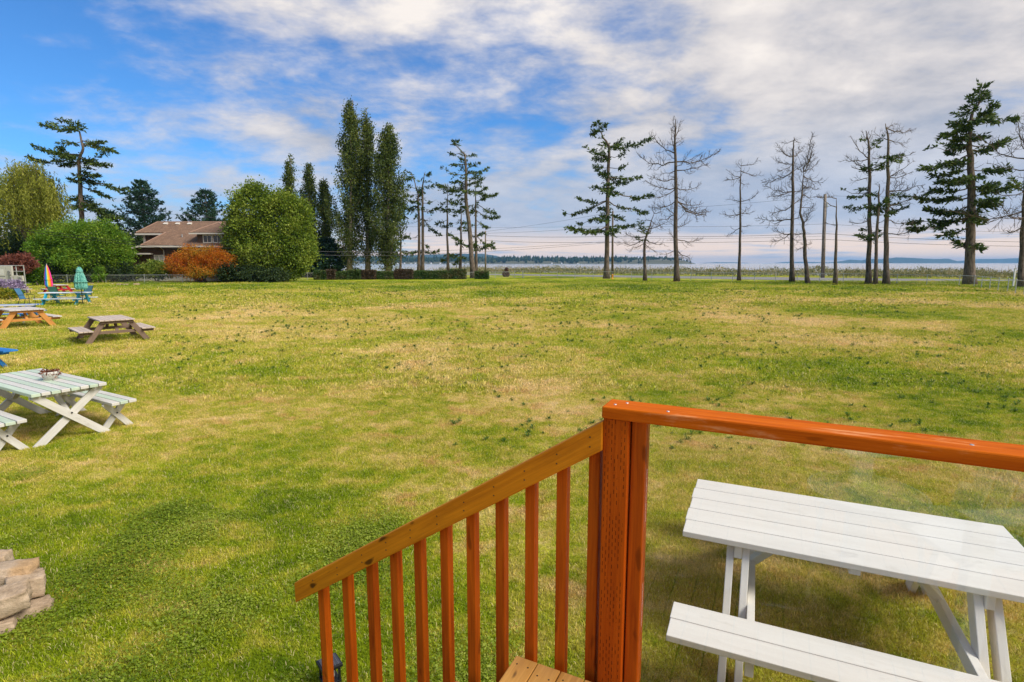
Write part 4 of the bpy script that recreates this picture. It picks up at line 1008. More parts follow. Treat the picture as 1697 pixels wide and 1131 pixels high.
tall_tree('fir_tree', 'old flat-topped fir with long level boughs behind the willow', Z1, [(510, 1050), (508, 670), (500, 480), (492, 330), (520, 250), (495, 145), (400, 108)],
  [(495,150,320,120),(480,130,510,120),(520,210,715,270),(530,230,640,210),(490,290,200,310),(490,290,270,250),(490,310,370,350),(490,310,715,365),(500,320,640,300),(500,420,760,500),(505,420,640,420),(500,440,430,440),(505,500,660,550),(505,560,670,640),(505,540,430,570),(505,590,700,680),(505,640,430,600),(505,600,600,600),(400,110,330,100)], 466.0, 5.0, 'all', size=1.15, dens=1.25, extra=1)

def spruce(label, cx, ytop, ybot, half, D, mat, seed=0, name='spruce_tree', tiers=15, up=.38, size=1.0, dens=1.0, group=None):
    """conifer with upswept boughs; half = half width in px"""
    base = atd(cx, 436, D); base.z = 0; top = atd(cx, ytop, D).z; bot = max(0.6, atd(cx, ybot, D).z); S = D / FPX
    T = Tree(name, label, base, group=group)
    T.trunk.tube([base, base + UP * (top * .5), base + UP * top], [.28, .18, .03], 8)
    for k in range(tiers):
        f = k / (tiers - 1); z = bot + (top - bot) * (f ** .9) * .97
        R = half * S * (1 - f) ** .72 * rng.uniform(.8, 1.12) + .35
        for j in range(7):
            w = 6.283 * (j + rng.random()) / 7
            a = base + UP * (z - R * up * .5); b = a + Vector((math.cos(w) * R, math.sin(w) * R, R * up * rng.uniform(.7, 1.3)))
            cp = curve_pts(a, b, .12, 4, .03); T.limb.tube(cp, [.05, .04, .03, .02, .01], 4, False); T.spray_branch(cp, size, dens)
    return T.finish(mat, 'foliage')
spruce('dark spruce with upswept boughs rising behind the brown house roof', 246, 301, 408, 50, 92, M_FIRDARK, size=1.05, dens=.75, up=.75)
spruce('dark spruce with upswept boughs behind the house, next to the laurel', 349, 318, 385, 38, 98, M_FIRDARK, size=1.05, dens=.75, up=.75, tiers=11)
spruce('low dark conifer half hidden between the flat-topped fir and the spruce', 186, 352, 450, 30, 88, M_FIRDARK, size=1.3, tiers=10)
spruce('black-green conifer filling the gap behind the willow', 60, 330, 455, 48, 88, M_FIRDARK, size=1.4, tiers=10)
spruce('low dark cedar under the poplars behind the hedge', 545, 398, 458, 42, 96, M_FIRDARK, size=1.4, tiers=9)
spruce('small dark cedar at the foot of the laurel beside the hedge', 512, 385, 458, 24, 98, M_FIRDARK, size=1.4, tiers=9)

def crown_points(lumps, n, clump, jitter=.5):
    """leaf positions gathered in clumps over the surface of several lumps (c, r) with r=(rx, ry, rz)"""
    P, Nn = [], []
    area = [l[1][0] * l[1][2] for l in lumps]; tot = sum(area)
    for (c, r), ar in zip(lumps, area):
        c = np.array(c); r = np.array(r)
        nc = max(6, int(n * 1.9 * ar / tot / 26))
        d = rng.normal(size=(nc, 3)); d /= np.linalg.norm(d, axis=1, keepdims=True)
        rr = np.where(rng.random(nc) < .78, rng.uniform(.78, 1.0, nc) + np.abs(rng.normal(0, .12, nc)), rng.uniform(.3, .85, nc))
        cc = c + d * r * rr[:, None]
        for (c2, r2) in lumps:
            if c2 is c: continue
        for q, dd in zip(cc, d):
            if q[2] < 0.25: q[2] = 0.25 + rng.random() * .4
            if any(np.sum(((q - np.array(c2)) / np.array(r2)) ** 2) < .5 for (c2, r2) in lumps if not np.allclose(c2, c)): continue
            if mnoise.noise((q[0] * .75, q[1] * .75, q[2] * .75)) < -.24 and q[2] > 1.0: continue
            k = rng.poisson(30); off = rng.normal(size=(k, 3)) * clump * jitter
            P.append(q + off); Nn.append(np.tile(dd, (k, 1)) + off / clump * .9)
    return np.concatenate(P), np.concatenate(Nn)
def leafy(name, label, D, lumps_px, n, leaf, clump, mat, cat='tree', bark=None, stems=None, group=None, depthf=.9, crown='crown', base_px=None):
    """lumps_px: (cx, cy, rx, ry) in photograph px at depth D"""
    S = D / FPX; L = []
    for (cx, cy, rx, ry) in lumps_px:
        c = atd(cx, cy, D + rng.normal(0, .3)); L.append(((c.x, c.y, c.z), (rx * S, rx * S * depthf, ry * S)))
    cx = base_px or sum(l[0] for l in lumps_px) / len(lumps_px); base = atd(cx, 436, D); base.z = 0
    E = empty(name, base, label, cat, group)
    P, N = crown_points(L, n, clump)
    P[:, 2] = np.maximum(P[:, 2], .06)
    d = N * .7 + rng.normal(size=P.shape) * .8 + [0, 0, -.15]
    leaves(crown, P, d, leaf * rng.uniform(.7, 1.3, len(P)), leaf * .55 * rng.uniform(.7, 1.3, len(P)), mat, E)
    mb = MB()
    for i in range(stems or 3):
        t = L[i % len(L)][0]; w = rng.uniform(-.4, .4)
        a = base + Vector((w, rng.uniform(-.3, .3), -.05)); b = Vector(t)
        r = max(.05, .012 * (b - a).length + .03); mb.tube(curve_pts(a, b, -.1, 5, .03), [r * 1.3, r, r * .85, r * .7, r * .5, r * .3], 6)
    mb.build('trunk' if cat == 'tree' else 'stems', bark or M_BARK, E, smooth=True)
    return E
DL = 73.0
leafy('laurel_tree', 'large dense round-topped green tree standing between the house and the poplars', DL, [(420, 362, 32, 46), (410, 402, 30, 46), (472, 374, 36, 46), (474, 412, 40, 42), (446, 420, 46, 34), (404, 425, 22, 30), (490, 400, 24, 46), (428, 334, 22, 22), (468, 344, 22, 20)], 62000, .30, .75, M_BAY, depthf=.85)
def poplar(label, cx, ytop, ybot, half, D, lean=0, n=30, group=None, dens=1.0, name='poplar_tree', bark=None, trunk_r=.35):
    """columnar poplar: steep upright boughs carrying small leaves"""
    S = D / FPX; base = atd(cx, 436, D); base.z = 0; top = atd(cx + lean, ytop, D); zb = max(.8, atd(cx, ybot, D).z)
    T = Tree(name, label, base, group=group, bark=bark or M_PALEBARK)
    T.trunk.tube([base - UP * .1, base.lerp(top, .15), base.lerp(top, .5), top], [trunk_r * 1.7, trunk_r, trunk_r * .6, .03], 10)
    Hh = top.z - zb
    for k in range(n):
        f = (k + rng.random()) / n; z = zb + Hh * f * .86
        axis = base.lerp(top, z / top.z); w = rng.uniform(0, 6.283)
        prof = half * S * (min(1, (f + .12) / .30) ** .7) * (1 - f) ** .58 * rng.uniform(.7, 1.5)
        l = Hh * rng.uniform(.16, .30) * (1 - .45 * f)
        a = axis; b = axis + Vector((math.cos(w) * prof, math.sin(w) * prof * .9, l)); b.z = min(b.z, top.z + .3)
        cp = curve_pts(a, b, .30, 5, .012); T.limb.tube(cp, [.07, .055, .045, .035, .02, .01], 4, False)
        m = int(300 * dens)
        for q in range(m):
            t = .15 + .85 * rng.random(); i = min(int(t * 5), 4); p = cp[i].lerp(cp[i + 1], t * 5 - i)
            r = (.85 - .5 * t) * (.6 + half * S * .26)
            T.leaf(p + vnoise(r * .6), Vector((rng.normal(.25, .5), rng.normal(0, .5), .55 + rng.normal(0, .4))), rng.uniform(.24, .42), rng.uniform(.14, .24))
    return T.finish(M_POPLAR, 'foliage')
GP = 'poplars behind the hedge'
DP = 92
poplar('tallest poplar column with pale trunk, house side of the big three', 578, 165, 445, 30, DP, 6, 52, GP, 1.2)
poplar('slim middle poplar column of the big three', 609, 180, 445, 22, DP + 1.5, -2, 40, GP, 1.0)
poplar('broad poplar column of the big three, nearest the firs', 643, 206, 458, 33, DP - 1, 0, 54, GP, 1.3)
poplar('shorter poplar spire rising behind the laurel', 482, 262, 440, 17, DP + 8, 0, 26, GP, .9)
poplar('shorter poplar between the laurel and the tall poplars, rear', 512, 272, 450, 19, DP + 6, 0, 30, GP, 1.0)
poplar('narrow poplar spire just short of the tallest poplar', 536, 293, 455, 18, DP + 5, 0, 32, GP, 1.0)
# willow with hanging strands
def willow():
    D = 74; S = D / FPX; base = atd(45, 436, D); base.z = 0
    T = Tree('willow_tree', 'big yellow-green weeping willow beside the meter panel', base)
    T.trunk.tube([base - UP * .1, base + Vector((.2, 0, 3)), base + Vector((.5, .3, 7))], [.6, .45, .3], 9)
    for k in range(150):
        w = rng.uniform(0, 6.283); R = rng.uniform(.2, 1.0)
        top = atd(45 + math.cos(w) * R * 62, 272 + 55 * R ** 2 + rng.uniform(-8, 25), D + math.sin(w) * R * 5.2)
        T.limb.tube(curve_pts(base + Vector((.4, .2, 5)), top, -.25, 4, .03), [.12, .09, .06, .04, .02], 4, False)
        for j in range(6):
            p = top + Vector((rng.normal(0, .7), rng.normal(0, .7), rng.normal(.1, .4))); l = rng.uniform(2.2, 6.0)
            l = min(l, p.z - 1.2); dx, dy = rng.normal(.25, .25), rng.normal(0, .25)
            m = int(l * 7)
            for q in range(m):
                t = q / m; pp = p + Vector((dx * t, dy * t, -l * t)) + vnoise(.10)
                T.leaf(pp, Vector((rng.normal(.1, .5), rng.normal(0, .5), -.9)), rng.uniform(.28, .46), rng.uniform(.09, .15))
    T.finish(M_WILLOW, 'foliage')
willow()
leafy('shrub_tree', 'wide bright green rounded shrub tree in front of the willow and house', 70, [(95, 408, 36, 28), (140, 405, 40, 32), (180, 413, 31, 27), (120, 392, 30, 20), (165, 392, 28, 20), (75, 425, 24, 26), (196, 430, 16, 20), (150, 430, 46, 22)], 40000, .24, .6, M_BUSHG, base_px=115)
leafy('dark_thicket', 'dark evergreen thicket filling the ground behind the willow', 84, [(-10, 420, 34, 40), (40, 425, 34, 34), (80, 420, 28, 36), (-40, 400, 30, 50), (215, 425, 30, 30), (185, 420, 26, 30)], 14000, .45, .6, M_DARKLEAF)
leafy('dark_hedge', 'dark evergreen shrubbery behind the chain-link fence below the shrub tree', 69, [(75, 448, 26, 16), (120, 450, 30, 14), (165, 450, 30, 14), (205, 452, 18, 12)], 6000, .28, .4, M_DARKLEAF, cat='shrub')
leafy('red_shrub', 'dull red leaved shrub rising behind the meter panel', 58, [(14, 437, 14, 8), (34, 434, 16, 8), (46, 438, 9, 8)], 2600, .24, .35, M_REDLEAF, cat='shrub')
leafy('green_shrub', 'green shrub between the meter panel and the rainbow parasol', 60, [(52, 450, 12, 14), (62, 456, 10, 12)], 2200, .24, .35, M_BUSHG, cat='shrub')
leafy('rhododendron', 'yellow-green domed shrub under the house window', 70, [(256, 446, 20, 11), (246, 450, 16, 9), (268, 450, 14, 9)], 4500, .26, .3, M_RHODO, cat='shrub')
leafy('autumn_shrub', 'spreading orange autumn shrub with a green heart in front of the house', 69.5, [(300, 437, 20, 14), (318, 424, 22, 14), (345, 428, 26, 18), (368, 436, 20, 14), (335, 445, 36, 14), (296, 447, 14, 8)], 15000, .17, .45, M_AUTUMN, cat='shrub', stems=7, bark=M_PALEBARK)
leafy('green_shrub', 'small yellow-green shrub growing in the middle of the orange one', 68.8, [(330, 440, 14, 12), (338, 450, 16, 9)], 1600, .2, .28, M_RHODO, cat='shrub')
leafy('dark_shrub', 'dark low shrub at the foot of the laurel by the fence', 69, [(385, 452, 22, 13), (420, 456, 22, 10), (455, 457, 20, 9)], 4200, .26, .35, M_DARKLEAF, cat='shrub')
leafy('lavender_bush', 'grey-mauve lavender bush in front of the meter panel', depth(488), [(10, 477, 14, 9), (28, 478, 12, 8)], 2600, .16, .2, M_LAVENDER, cat='shrub')
leafy('flower_bush', 'yellow flowering bush beside the blue striped table', depth(498), [(4, 488, 10, 7), (14, 492, 8, 6)], 1500, .12, .14, M_YELLOWFL, cat='shrub')
leafy('green_shrub', 'loose green shrub below the lavender by the blue chair', depth(497), [(22, 492, 10, 7)], 900, .14, .16, M_BUSHG, cat='shrub')
leafy('weedy_shrub', 'small weedy shrub growing through the fence behind the teal parasol', 66, [(163, 455, 8, 10)], 700, .2, .25, M_BUSHG, cat='shrub')

# clipped hedge blocks
ORD = ['first', 'second', 'third', 'fourth', 'fifth', 'sixth', 'seventh', 'eighth', 'ninth', 'tenth', 'eleventh']
def hedge(x0, x1, i):
    D = depth(464.0 - 1.2 * (i / 10)) ; S = D / FPX
    a, b = atd(x0, 436, D), atd(x1, 436, D); c = (a + b) / 2; c.z = 0
    hx, hy, h = (b.x - a.x) / 2, .6, 1.25 + .18 * math.sin(i * 2.3)
    brown = i in (1, 4, 6)
    E = empty('hedge_block', c, ORD[10 - i] + (' boxy hedge block from the driftwood stump, browned and twiggy' if brown else ' boxy clipped green hedge block counted from the driftwood stump'), 'hedge', 'clipped hedge blocks along the fence')
    n = int(1500 * hx / 1.3) + 500
    n = int(n * 2.2); q = rng.uniform(-1, 1, (n, 3)); ax = rng.integers(0, 3, n); surf = rng.random(n) < .6; q[np.arange(n)[surf], ax[surf]] = np.sign(q[np.arange(n)[surf], ax[surf]]) * rng.uniform(.85, 1.06, surf.sum())
    r = np.linalg.norm(q, axis=1, keepdims=True); q = q * np.minimum(1, 1.42 / r)
    P = np.stack([c.x + q[:, 0] * hx, c.y + q[:, 1] * hy, h / 2 + q[:, 2] * h / 2 + .02], 1)
    leaves('foliage', P, q + rng.normal(size=(n, 3)), .22, .15, M_HEDGE_BROWN if brown else M_HEDGE, E)
    mb = MB()
    for k in range(5): p = c + Vector((rng.uniform(-hx, hx) * .7, 0, 0)); mb.tube([p - UP * .05, p + Vector((rng.normal(0, .15), rng.normal(0, .1), h * .7))], [.04, .015], 5)
    mb.build('stems', M_BARK, E)
M_HEDGE_BROWN = leafmat('browned_hedge_leaves', [(0.05, 0.04, 0.02), (0.11, 0.075, 0.045), (0.16, 0.11, 0.075), (0.07, 0.09, 0.03)], 0.2)
for i, (x0, x1) in enumerate([(521.5, 540), (541, 555), (558, 577.5), (578, 597), (598, 622), (622.5, 650), (655, 683), (687, 715), (716.5, 741.6), (746, 771), (788, 808.6)]): hedge(x0, x1, i)
# burl of driftwood by the gate
bp = at(838.5, 456.5 + 2.5, 0)
E = empty('driftwood_stump', bp, 'dark gnarled upright driftwood stump at the end of the hedge', 'stump')
def lump_mesh(mb_c, h, seed, amp=.35):
    bm = bmesh.new(); bmesh.ops.create_icosphere(bm, subdivisions=4, radius=1)
    for v in bm.verts: p = v.co.copy(); p *= 1 + amp * mnoise.noise(p * 2.1 + Vector((seed, 0, 0))) + .2 * mnoise.noise(p * 5 + Vector((0, seed, 0))); v.co = Vector((p.x * h[0], p.y * h[1], p.z * h[2]))
    me = bpy.data.meshes.new('stump'); bm.to_mesh(me); bm.free(); return me
M_DRIFT = barkmat('dark_driftwood', (0.025, 0.015, 0.012), (0.13, 0.075, 0.055))
for nm, c, h, sd in (('root_mass', bp + UP * .45, (.62, .5, .62), 1.0), ('stump_top', bp + Vector((.1, 0, 1.25)), (.33, .3, .42), 4.0)):
    me = lump_mesh(None, h, sd); me.materials.append(M_DRIFT); link(bpy.data.objects.new(nm, me), E, Matrix.Translation(c))

# ------------------------------------------------------------------ chain-link fences
def fence_mat():
    m, t, b = newmat('chain_link'); c = t.new('ShaderNodeTexCoord'); s = t.new('ShaderNodeSeparateXYZ'); t.l.new(c.outputs['UV'], s.inputs[0])
    a = t.math('LESS_THAN', t.math('FRACT', t.math('MULTIPLY', t.math('ADD', s.outputs[0], s.outputs[1]), 14.0)), 0.045)
    d = t.math('LESS_THAN', t.math('FRACT', t.math('MULTIPLY', t.math('SUBTRACT', s.outputs[0], s.outputs[1]), 14.0)), 0.045)
    b.inputs['Base Color'].default_value = (0.42, 0.43, 0.43, 1); b.inputs['Metallic'].default_value = .5; b.inputs['Roughness'].default_value = .5
    t.l.new(t.math('MAXIMUM', a, d), b.inputs['Alpha'])
    return m
M_LINK = fence_mat()
def fence(label, pts, step, H, posts=None):
    E = empty('chain_link_fence', pts[0], label, 'fence')
    run = [Vector((p.x, p.y, 0)) for p in pts]
    pp = []
    for a, b in zip(run[:-1], run[1:]):
        n = max(1, round((b - a).length / step))
        for k in range(n): pp.append(a.lerp(b, k / n))
    pp.append(run[-1])
    pm = MB().tube([(0, 0, -.1), (0, 0, H + .03)], .035, 7); pm.lathe([(.045, 0), (.03, .05)], (0, 0, H + .03), 7); pm = pm.mesh('post'); pm.materials.append(M_STEEL)
    for p in pp: link(bpy.data.objects.new('post', pm), E, Matrix.Translation(p))
    rl = MB(); rl.tube([p + UP * H for p in pp], .028, 6); rl.build('top_rail', M_STEEL, E)
    u = 0.0
    for a, b in zip(pp[:-1], pp[1:]):
        m = MB().quad(a + UP * .04, b + UP * .04, b + UP * (H - .02), a + UP * (H - .02)).mesh('mesh_panel'); L = (b - a).length
        uv = m.uv_layers.new(name='UVMap')
        for i, q in enumerate(((0, 0), (L, 0), (L, H), (0, H))): uv.data[i].uv = q
        m.materials.append(M_LINK); link(bpy.data.objects.new('mesh_panel', m), E)
fence('grey chain-link fence behind the picnic tables and along the hedge', [at(48, 470.5), at(176, 470.2), at(303, 469.6), at(420, 467), at(510, 464.3), at(650, 463), at(790, 462.2), at(850, 461)], 4.6, 1.02)
fence('grey chain-link fence along the road, turning a corner at the massive fir', [at(868, 461), at(1080, 464.2), at(1250, 466.5), at(1397, 469), at(1589, 474.3), at(1613.7, 476.5), at(1639.5, 481), at(1669, 486), at(1712, 494)], 2.9, 1.15)
E = empty('gate', at(860, 461), 'narrow chain-link gate between the hedge end and the road fence', 'gate')
ga, gb = at(853, 461), at(866, 461)
MB().tube([ga, ga + UP * 1.25], .05, 7).build('gate_post', M_STEEL, E); MB().tube([gb, gb + UP * 1.25], .05, 7).build('gate_post', M_STEEL, E)
MB().tube([ga + UP * 1.15, gb + UP * 1.15], .025, 6).tube([ga + UP * .12, gb + UP * .12], .025, 6).build('gate_frame', M_STEEL, E)
# reflector post near the fence corner and orange hydrant by the pole
E = empty('marker_post', at(1678.5, 477), 'slim white marker post by the road past the massive fir', 'post')
p = at(1678.5, 477); MB().box(p + UP * .9, (.07, .05, .95)).build('post', plain('white_post', (.7, .7, .68)), E); MB().tube([p + UP * 1.85, p + UP * 2.25], .02, 6).build('rod', M_STEEL, E)
p = atd(1015.5, 436, 84); p.z = 0
E = empty('hydrant', p, 'small orange hydrant in the scrub by the dark utility pole', 'hydrant'); mo = plain('orange_paint', (.75, .30, .03), .5)
MB().lathe([(.16, 0), (.16, .06), (.11, .08), (.11, .55), (.15, .58), (.13, .72), (.04, .80)], p, 12).build('body', mo, E, smooth=True)
MB().tube([p + Vector((-.2, 0, .45)), p + Vector((.2, 0, .45))], .05, 8).build('outlet', mo, E)
# low wooden guard fence in the hedge gap
E = empty('rail_fence', at(778, 461), 'short grey wooden rail fence in the hedge gap', 'fence')
for x in (772, 779, 786):
    q = atd(x, 436, 92); q.z = 0; board('post', q, q + UP * 1.0, (1, 0, 0), .14, .14, M_GREYTOP, E)
for z in (.55, .9):
    q0, q1 = atd(770, 436, 91.9), atd(788, 436, 91.9); q0.z = q1.z = z; board('rail', q0, q1, UP, .14, .05, M_GREYTOP, E)
# loose rubble near the fence
for k, (x, y, s_) in enumerate([(152, 470.6, .20), (158, 472, .14), (186, 471.4, .25), (197, 472, .30), (207, 472.4, .28), (214, 471.6, .2), (226, 472.4, .35)]):
    o = stone('rubble_stone', 'pale chunk of rubble on the grass in front of the chain-link fence', at(x, y, s_ * .3), (s_ * .8, s_ * .6, s_ * .45), k * 1.1, 11 + k); o['group'] = 'rubble by the fence'

# ------------------------------------------------------------------ utility poles and wires
def pole(label, x, ytop, D, mat, r, arm=True):
    b = atd(x, 436, D); b.z = 0; t = atd(x + (2 if x > 1300 else 0), ytop, D); E = empty('utility_pole', b, label, 'utility pole')
    MB().tube([b - UP * .3, t], [r * 1.25, r * .85], 10).build('pole', mat, E, smooth=True)
    if arm:
        d = -rdir * .35 + Vector((.9, 0, 0)); d.normalize()
        c = t - UP * .5
        MB().box(c, (1.2, .06, .07), d, UP.cross(d), UP).build('crossarm', M_BARK, E)
        for k in (-1.05, -.55, .55, 1.05): MB().lathe([(.04, 0), (.07, .08), (.03, .18)], c + d * k + UP * .07, 8).build('insulator', plain('insulator', (.4, .38, .35), .3), E)
        MB().lathe([(.17, -.45), (.19, -.3), (.19, .3), (.1, .4)], c + Vector((.32, -.1, -1.2)), 10).build('transformer', M_STEEL, E)
        MB().tube([c + Vector((.35, -.2, -1.5)), c + Vector((.4, -.25, -8.6))], .03, 5).build('conduit', M_WIRE, E)
pole('pale weathered utility pole with crossarm behind the snag', 1365.5, 322, 92, M_PALEBARK, .26)
pole('slim dark utility pole behind the first living fir', 1015.5, 350, 96, M_BARK, .17, False)
pole('pale utility pole seen past the drooping fir at the hedge end', 804.5, 383, 112, M_PALEBARK, .16, False)
def wire(label, pts, r=.028, group='overhead wires'):
    P = []
    w = [atd(x, y, d) for x, y, d in pts]
    for a, b in zip(w[:-1], w[1:]):
        for k in range(8):
            t = k / 8; p = a.lerp(b, t); p.z -= .012 * (b - a).length * math.sin(math.pi * t) * .6; P.append(p)
    P.append(w[-1])
    mb = MB(); mb.tube(P, r, 4, False)
    tag(mb.build('overhead_wire', M_WIRE), label, 'wire', group)
lb = 'overhead cable strung along the road poles'
wire(lb, [(804.5, 391, 112), (1015.5, 392, 96), (1367, 387.5, 92), (1720, 402, 84)])
wire(lb, [(804.5, 399, 112), (1015.5, 402, 96), (1367, 397, 92), (1720, 409, 84)])
wire(lb, [(804.5, 387, 112), (1015.5, 375, 96), (1367, 371.5, 92), (1720, 386, 84)], .018)
wire(lb, [(600, 398, 125), (804.5, 384, 112), (1015.5, 352, 96), (1367, 325, 92), (1720, 322, 84)], .016)
wire(lb, [(1015.5, 394.5, 96), (1367, 391.6, 92)], .016)
l2 = 'service cable crossing low in front of the house and laurel'
wire(l2, [(-60, 364, 48), (240, 404, 62), (378, 411.5, 70), (645, 418, 82), (1015.5, 400, 96)], .020, 'service cables')
wire(l2, [(-60, 369, 48), (240, 408, 62), (378, 417.5, 70), (645, 424, 82), (1015.5, 402, 96)], .020, 'service cables')
wire(l2, [(-60, 334, 48), (180, 347, 62), (300, 356, 70), (520, 372, 82), (1015.5, 375, 96)], .012, 'service cables')

# ------------------------------------------------------------------ the brown house
M_SIDING = plain('brown_siding', (0.105, 0.055, 0.034), .8, 0, .2, 3.0)
M_TRIM = plain('cream_trim', (0.66, 0.60, 0.52), .6, 0, .06)
def roofmat():
    m, t, b = newmat('brown_shingles'); c = t.new('ShaderNodeTexCoord'); br = t.new('ShaderNodeTexBrick'); t.l.new(c.outputs['UV'], br.inputs['Vector'])
    br.inputs['Scale'].default_value = 1.0; br.inputs['Brick Width'].default_value = .3; br.inputs['Row Height'].default_value = .14; br.inputs['Mortar Size'].default_value = .012
    br.inputs['Color1'].default_value = (.185, .108, .065, 1); br.inputs['Color2'].default_value = (.27, .165, .10, 1); br.inputs['Mortar'].default_value = (.11, .06, .045, 1)
    g = t.new('ShaderNodeNewGeometry'); n = t.noise(g.outputs['Position'], 1.3, 5, .65)
    t.l.new(t.mix(.5, br.outputs[0], t.ramp(n, [(.3, (.6, .6, .6)), (.7, (1.2, 1.15, 1.1))]), 'MULTIPLY'), b.inputs['Base Color']); b.inputs['Roughness'].default_value = .95
    return m
M_ROOF = roofmat()
M_ROOFCAP = plain('ridge_shingles', (.33, .20, .145), .9)
def house():
    E = empty('brown_house', (-44, 78, 0), 'brown two-storey house with hipped shingle roof and dormer behind the orange shrub', 'house')
    def slab(nm, pts, par=E, th=.16):
        m = MB().quad(*pts).mesh(nm); m.materials.append(M_ROOF)
        P = [Vector(p) for p in pts]; U = (P[1] - P[0]).normalized(); N = U.cross(P[2] - P[0]).normalized(); V = N.cross(U)
        uv = m.uv_layers.new(name='UVMap')
        for i, p in enumerate(P): uv.data[i].uv = ((p - P[0]).dot(U), (p - P[0]).dot(V))
        o = link(bpy.data.objects.new(nm, m), par); s_ = o.modifiers.new('thick', 'SOLIDIFY'); s_.thickness = th; s_.offset = 0; return o
    def wbox(nm, x0, x1, y0, y1, z0, z1, mat, par=E): return MB().box(((x0 + x1) / 2, (y0 + y1) / 2, (z0 + z1) / 2), ((x1 - x0) / 2, (y1 - y0) / 2, (z1 - z0) / 2)).build(nm, mat, par)
    K = .605; zf = lambda y: 4.75 + (y - 73.3) * K
    R0, R1 = (-50.5, 79, zf(79)), (-40.5, 79, zf(79)); E0, E1 = (-49.4, 73.3, 4.75), (-37.0, 73.3, 4.75)
    Kp, U0 = (-47.8, 76.3, zf(76.3)), (-51.9, 76.3, zf(76.3)); U0b = (-51.9, 81.7, zf(76.3))
    rf = slab('roof', [R0, U0, Kp, E0, E1, R1])
    slab('roof', [R1, (-37.0, 84.7, 4.75), (-47.8, 84.7, 4.75), (-47.8, 81.7, zf(76.3)), U0b, R0])
    slab('roof', [U0, R0, U0b]); slab('roof', [R1, (-37.0, 73.3, 4.75), (-37.0, 84.7, 4.75)])
    slab('roof', [Kp, (-49.4, 77.2, 4.75), E0])
    slab('porch_roof', [(-49.3, 73.5, 4.80), (-49.3, 77.5, 4.80), (-52.1, 77.5, 4.15), (-52.1, 73.5, 4.15)])
    MB().box((-50.7, 73.42, 4.46), (1.46, .03, .11), Vector((1, 0, .232)).normalized(), (0, 1, 0), Vector((-.232, 0, 1)).normalized()).build('fascia', M_TRIM, E)
    wbox('fascia', -49.45, -37.0, 73.16, 73.22, 4.55, 4.77, M_TRIM); wbox('fascia', -51.98, -47.7, 76.14, 76.2, zf(76.3) - .26, zf(76.3) - .04, M_TRIM)
    wbox('fascia', -52.02, -51.96, 76.2, 81.7, zf(76.3) - .26, zf(76.3) - .04, M_TRIM)
    wbox('wall', -51.2, -37.8, 74.2, 84.0, 0, 4.62, M_SIDING); wbox('wall', -51.25, -46.2, 76.9, 81.2, 4.62, 6.5, M_SIDING)
    wbox('corner_board', -51.34, -51.05, 76.84, 77.0, 4.62, 6.42, M_TRIM)
    wbox('foundation', -51.5, -37.7, 74.05, 74.2, 0, .75, plain('concrete', (.36, .35, .33), .9))
    wbox('canopy', -50.6, -48.4, 73.4, 74.2, 3.62, 3.80, M_TRIM)
    mg, t, b = newmat('window_glass'); b.inputs['Base Color'].default_value = (.03, .035, .04, 1); b.inputs['Roughness'].default_value = .05
    mc = plain('drawn_curtain', (.46, .43, .38), .8)
    def window(x0, x1, z0, z1, y, pane=mg):
        w = wbox('window', x0, x1, y - .03, y + .02, z0, z1, pane)
        T_ = .11
        f = MB()
        for (a, b_, c, d) in ((x0 - T_, x1 + T_, z1, z1 + T_), (x0 - T_, x1 + T_, z0 - T_, z0), (x0 - T_, x0, z0, z1), (x1, x1 + T_, z0, z1), ((x0 + x1) / 2 - .03, (x0 + x1) / 2 + .03, z0, z1)):
            f.box(((a + b_) / 2, y - .04, (c + d) / 2), ((b_ - a) / 2, .05, (d - c) / 2))
        f.build('window_frame', M_TRIM, w)
    window(-48.2, -47.1, 2.65, 3.45, 74.2, mc)
    # dormer
    wbox('dormer_wall', -42.1, -37.9, 73.85, 78, 4.8, 6.4, M_SIDING)
    ap, ap2 = (-40.6, 76.6, 7.95), (-40.2, 78.6, 7.95); e = [(-42.75, 73.3, 6.42), (-37.2, 73.3, 6.42), (-37.2, 79, 6.42), (-42.75, 79, 6.42)]
    slab('dormer_roof', [e[0], e[1], ap]); slab('dormer_roof', [e[1], e[2], ap2, ap]); slab('dormer_roof', [ap, ap2, e[3], e[0]])
    wbox('fascia', -42.8, -37.15, 73.17, 73.23, 6.26, 6.44, M_TRIM)
    window(-41.2, -40.2, 5.25, 6.12, 73.85); window(-39.9, -38.8, 5.25, 6.12, 73.85)
    for pa, pb in ((ap, e[0]), (ap, e[1]), (ap, ap2), (R0, R1), (R0, U0), (Kp, E0)): MB().tube([Vector(pa) + UP * .09, Vector(pb) + UP * .09], .07, 6).build('ridge_cap', M_ROOFCAP, E)
    for x in (-49.0, -47.3, -45.6): MB().box((x, 78.4, zf(78.4) + .14), (.28, .2, .09), (1, 0, 0), Vector((0, 1, K)).normalized(), Vector((0, -K, 1)).normalized()).build('roof_vent', M_TRIM, E)
    MB().tube([(-44.9, 75.2, zf(75.2)), (-44.9, 75.2, zf(75.2) + .45)], .07, 8).build('vent_pipe', M_STEEL, E)
    MB().tube([(-46.9, 73.3, 4.6), (-46.9, 74.1, 4.2), (-46.9, 74.12, .2)], .045, 6).build('downspout', M_TRIM, E)
house()
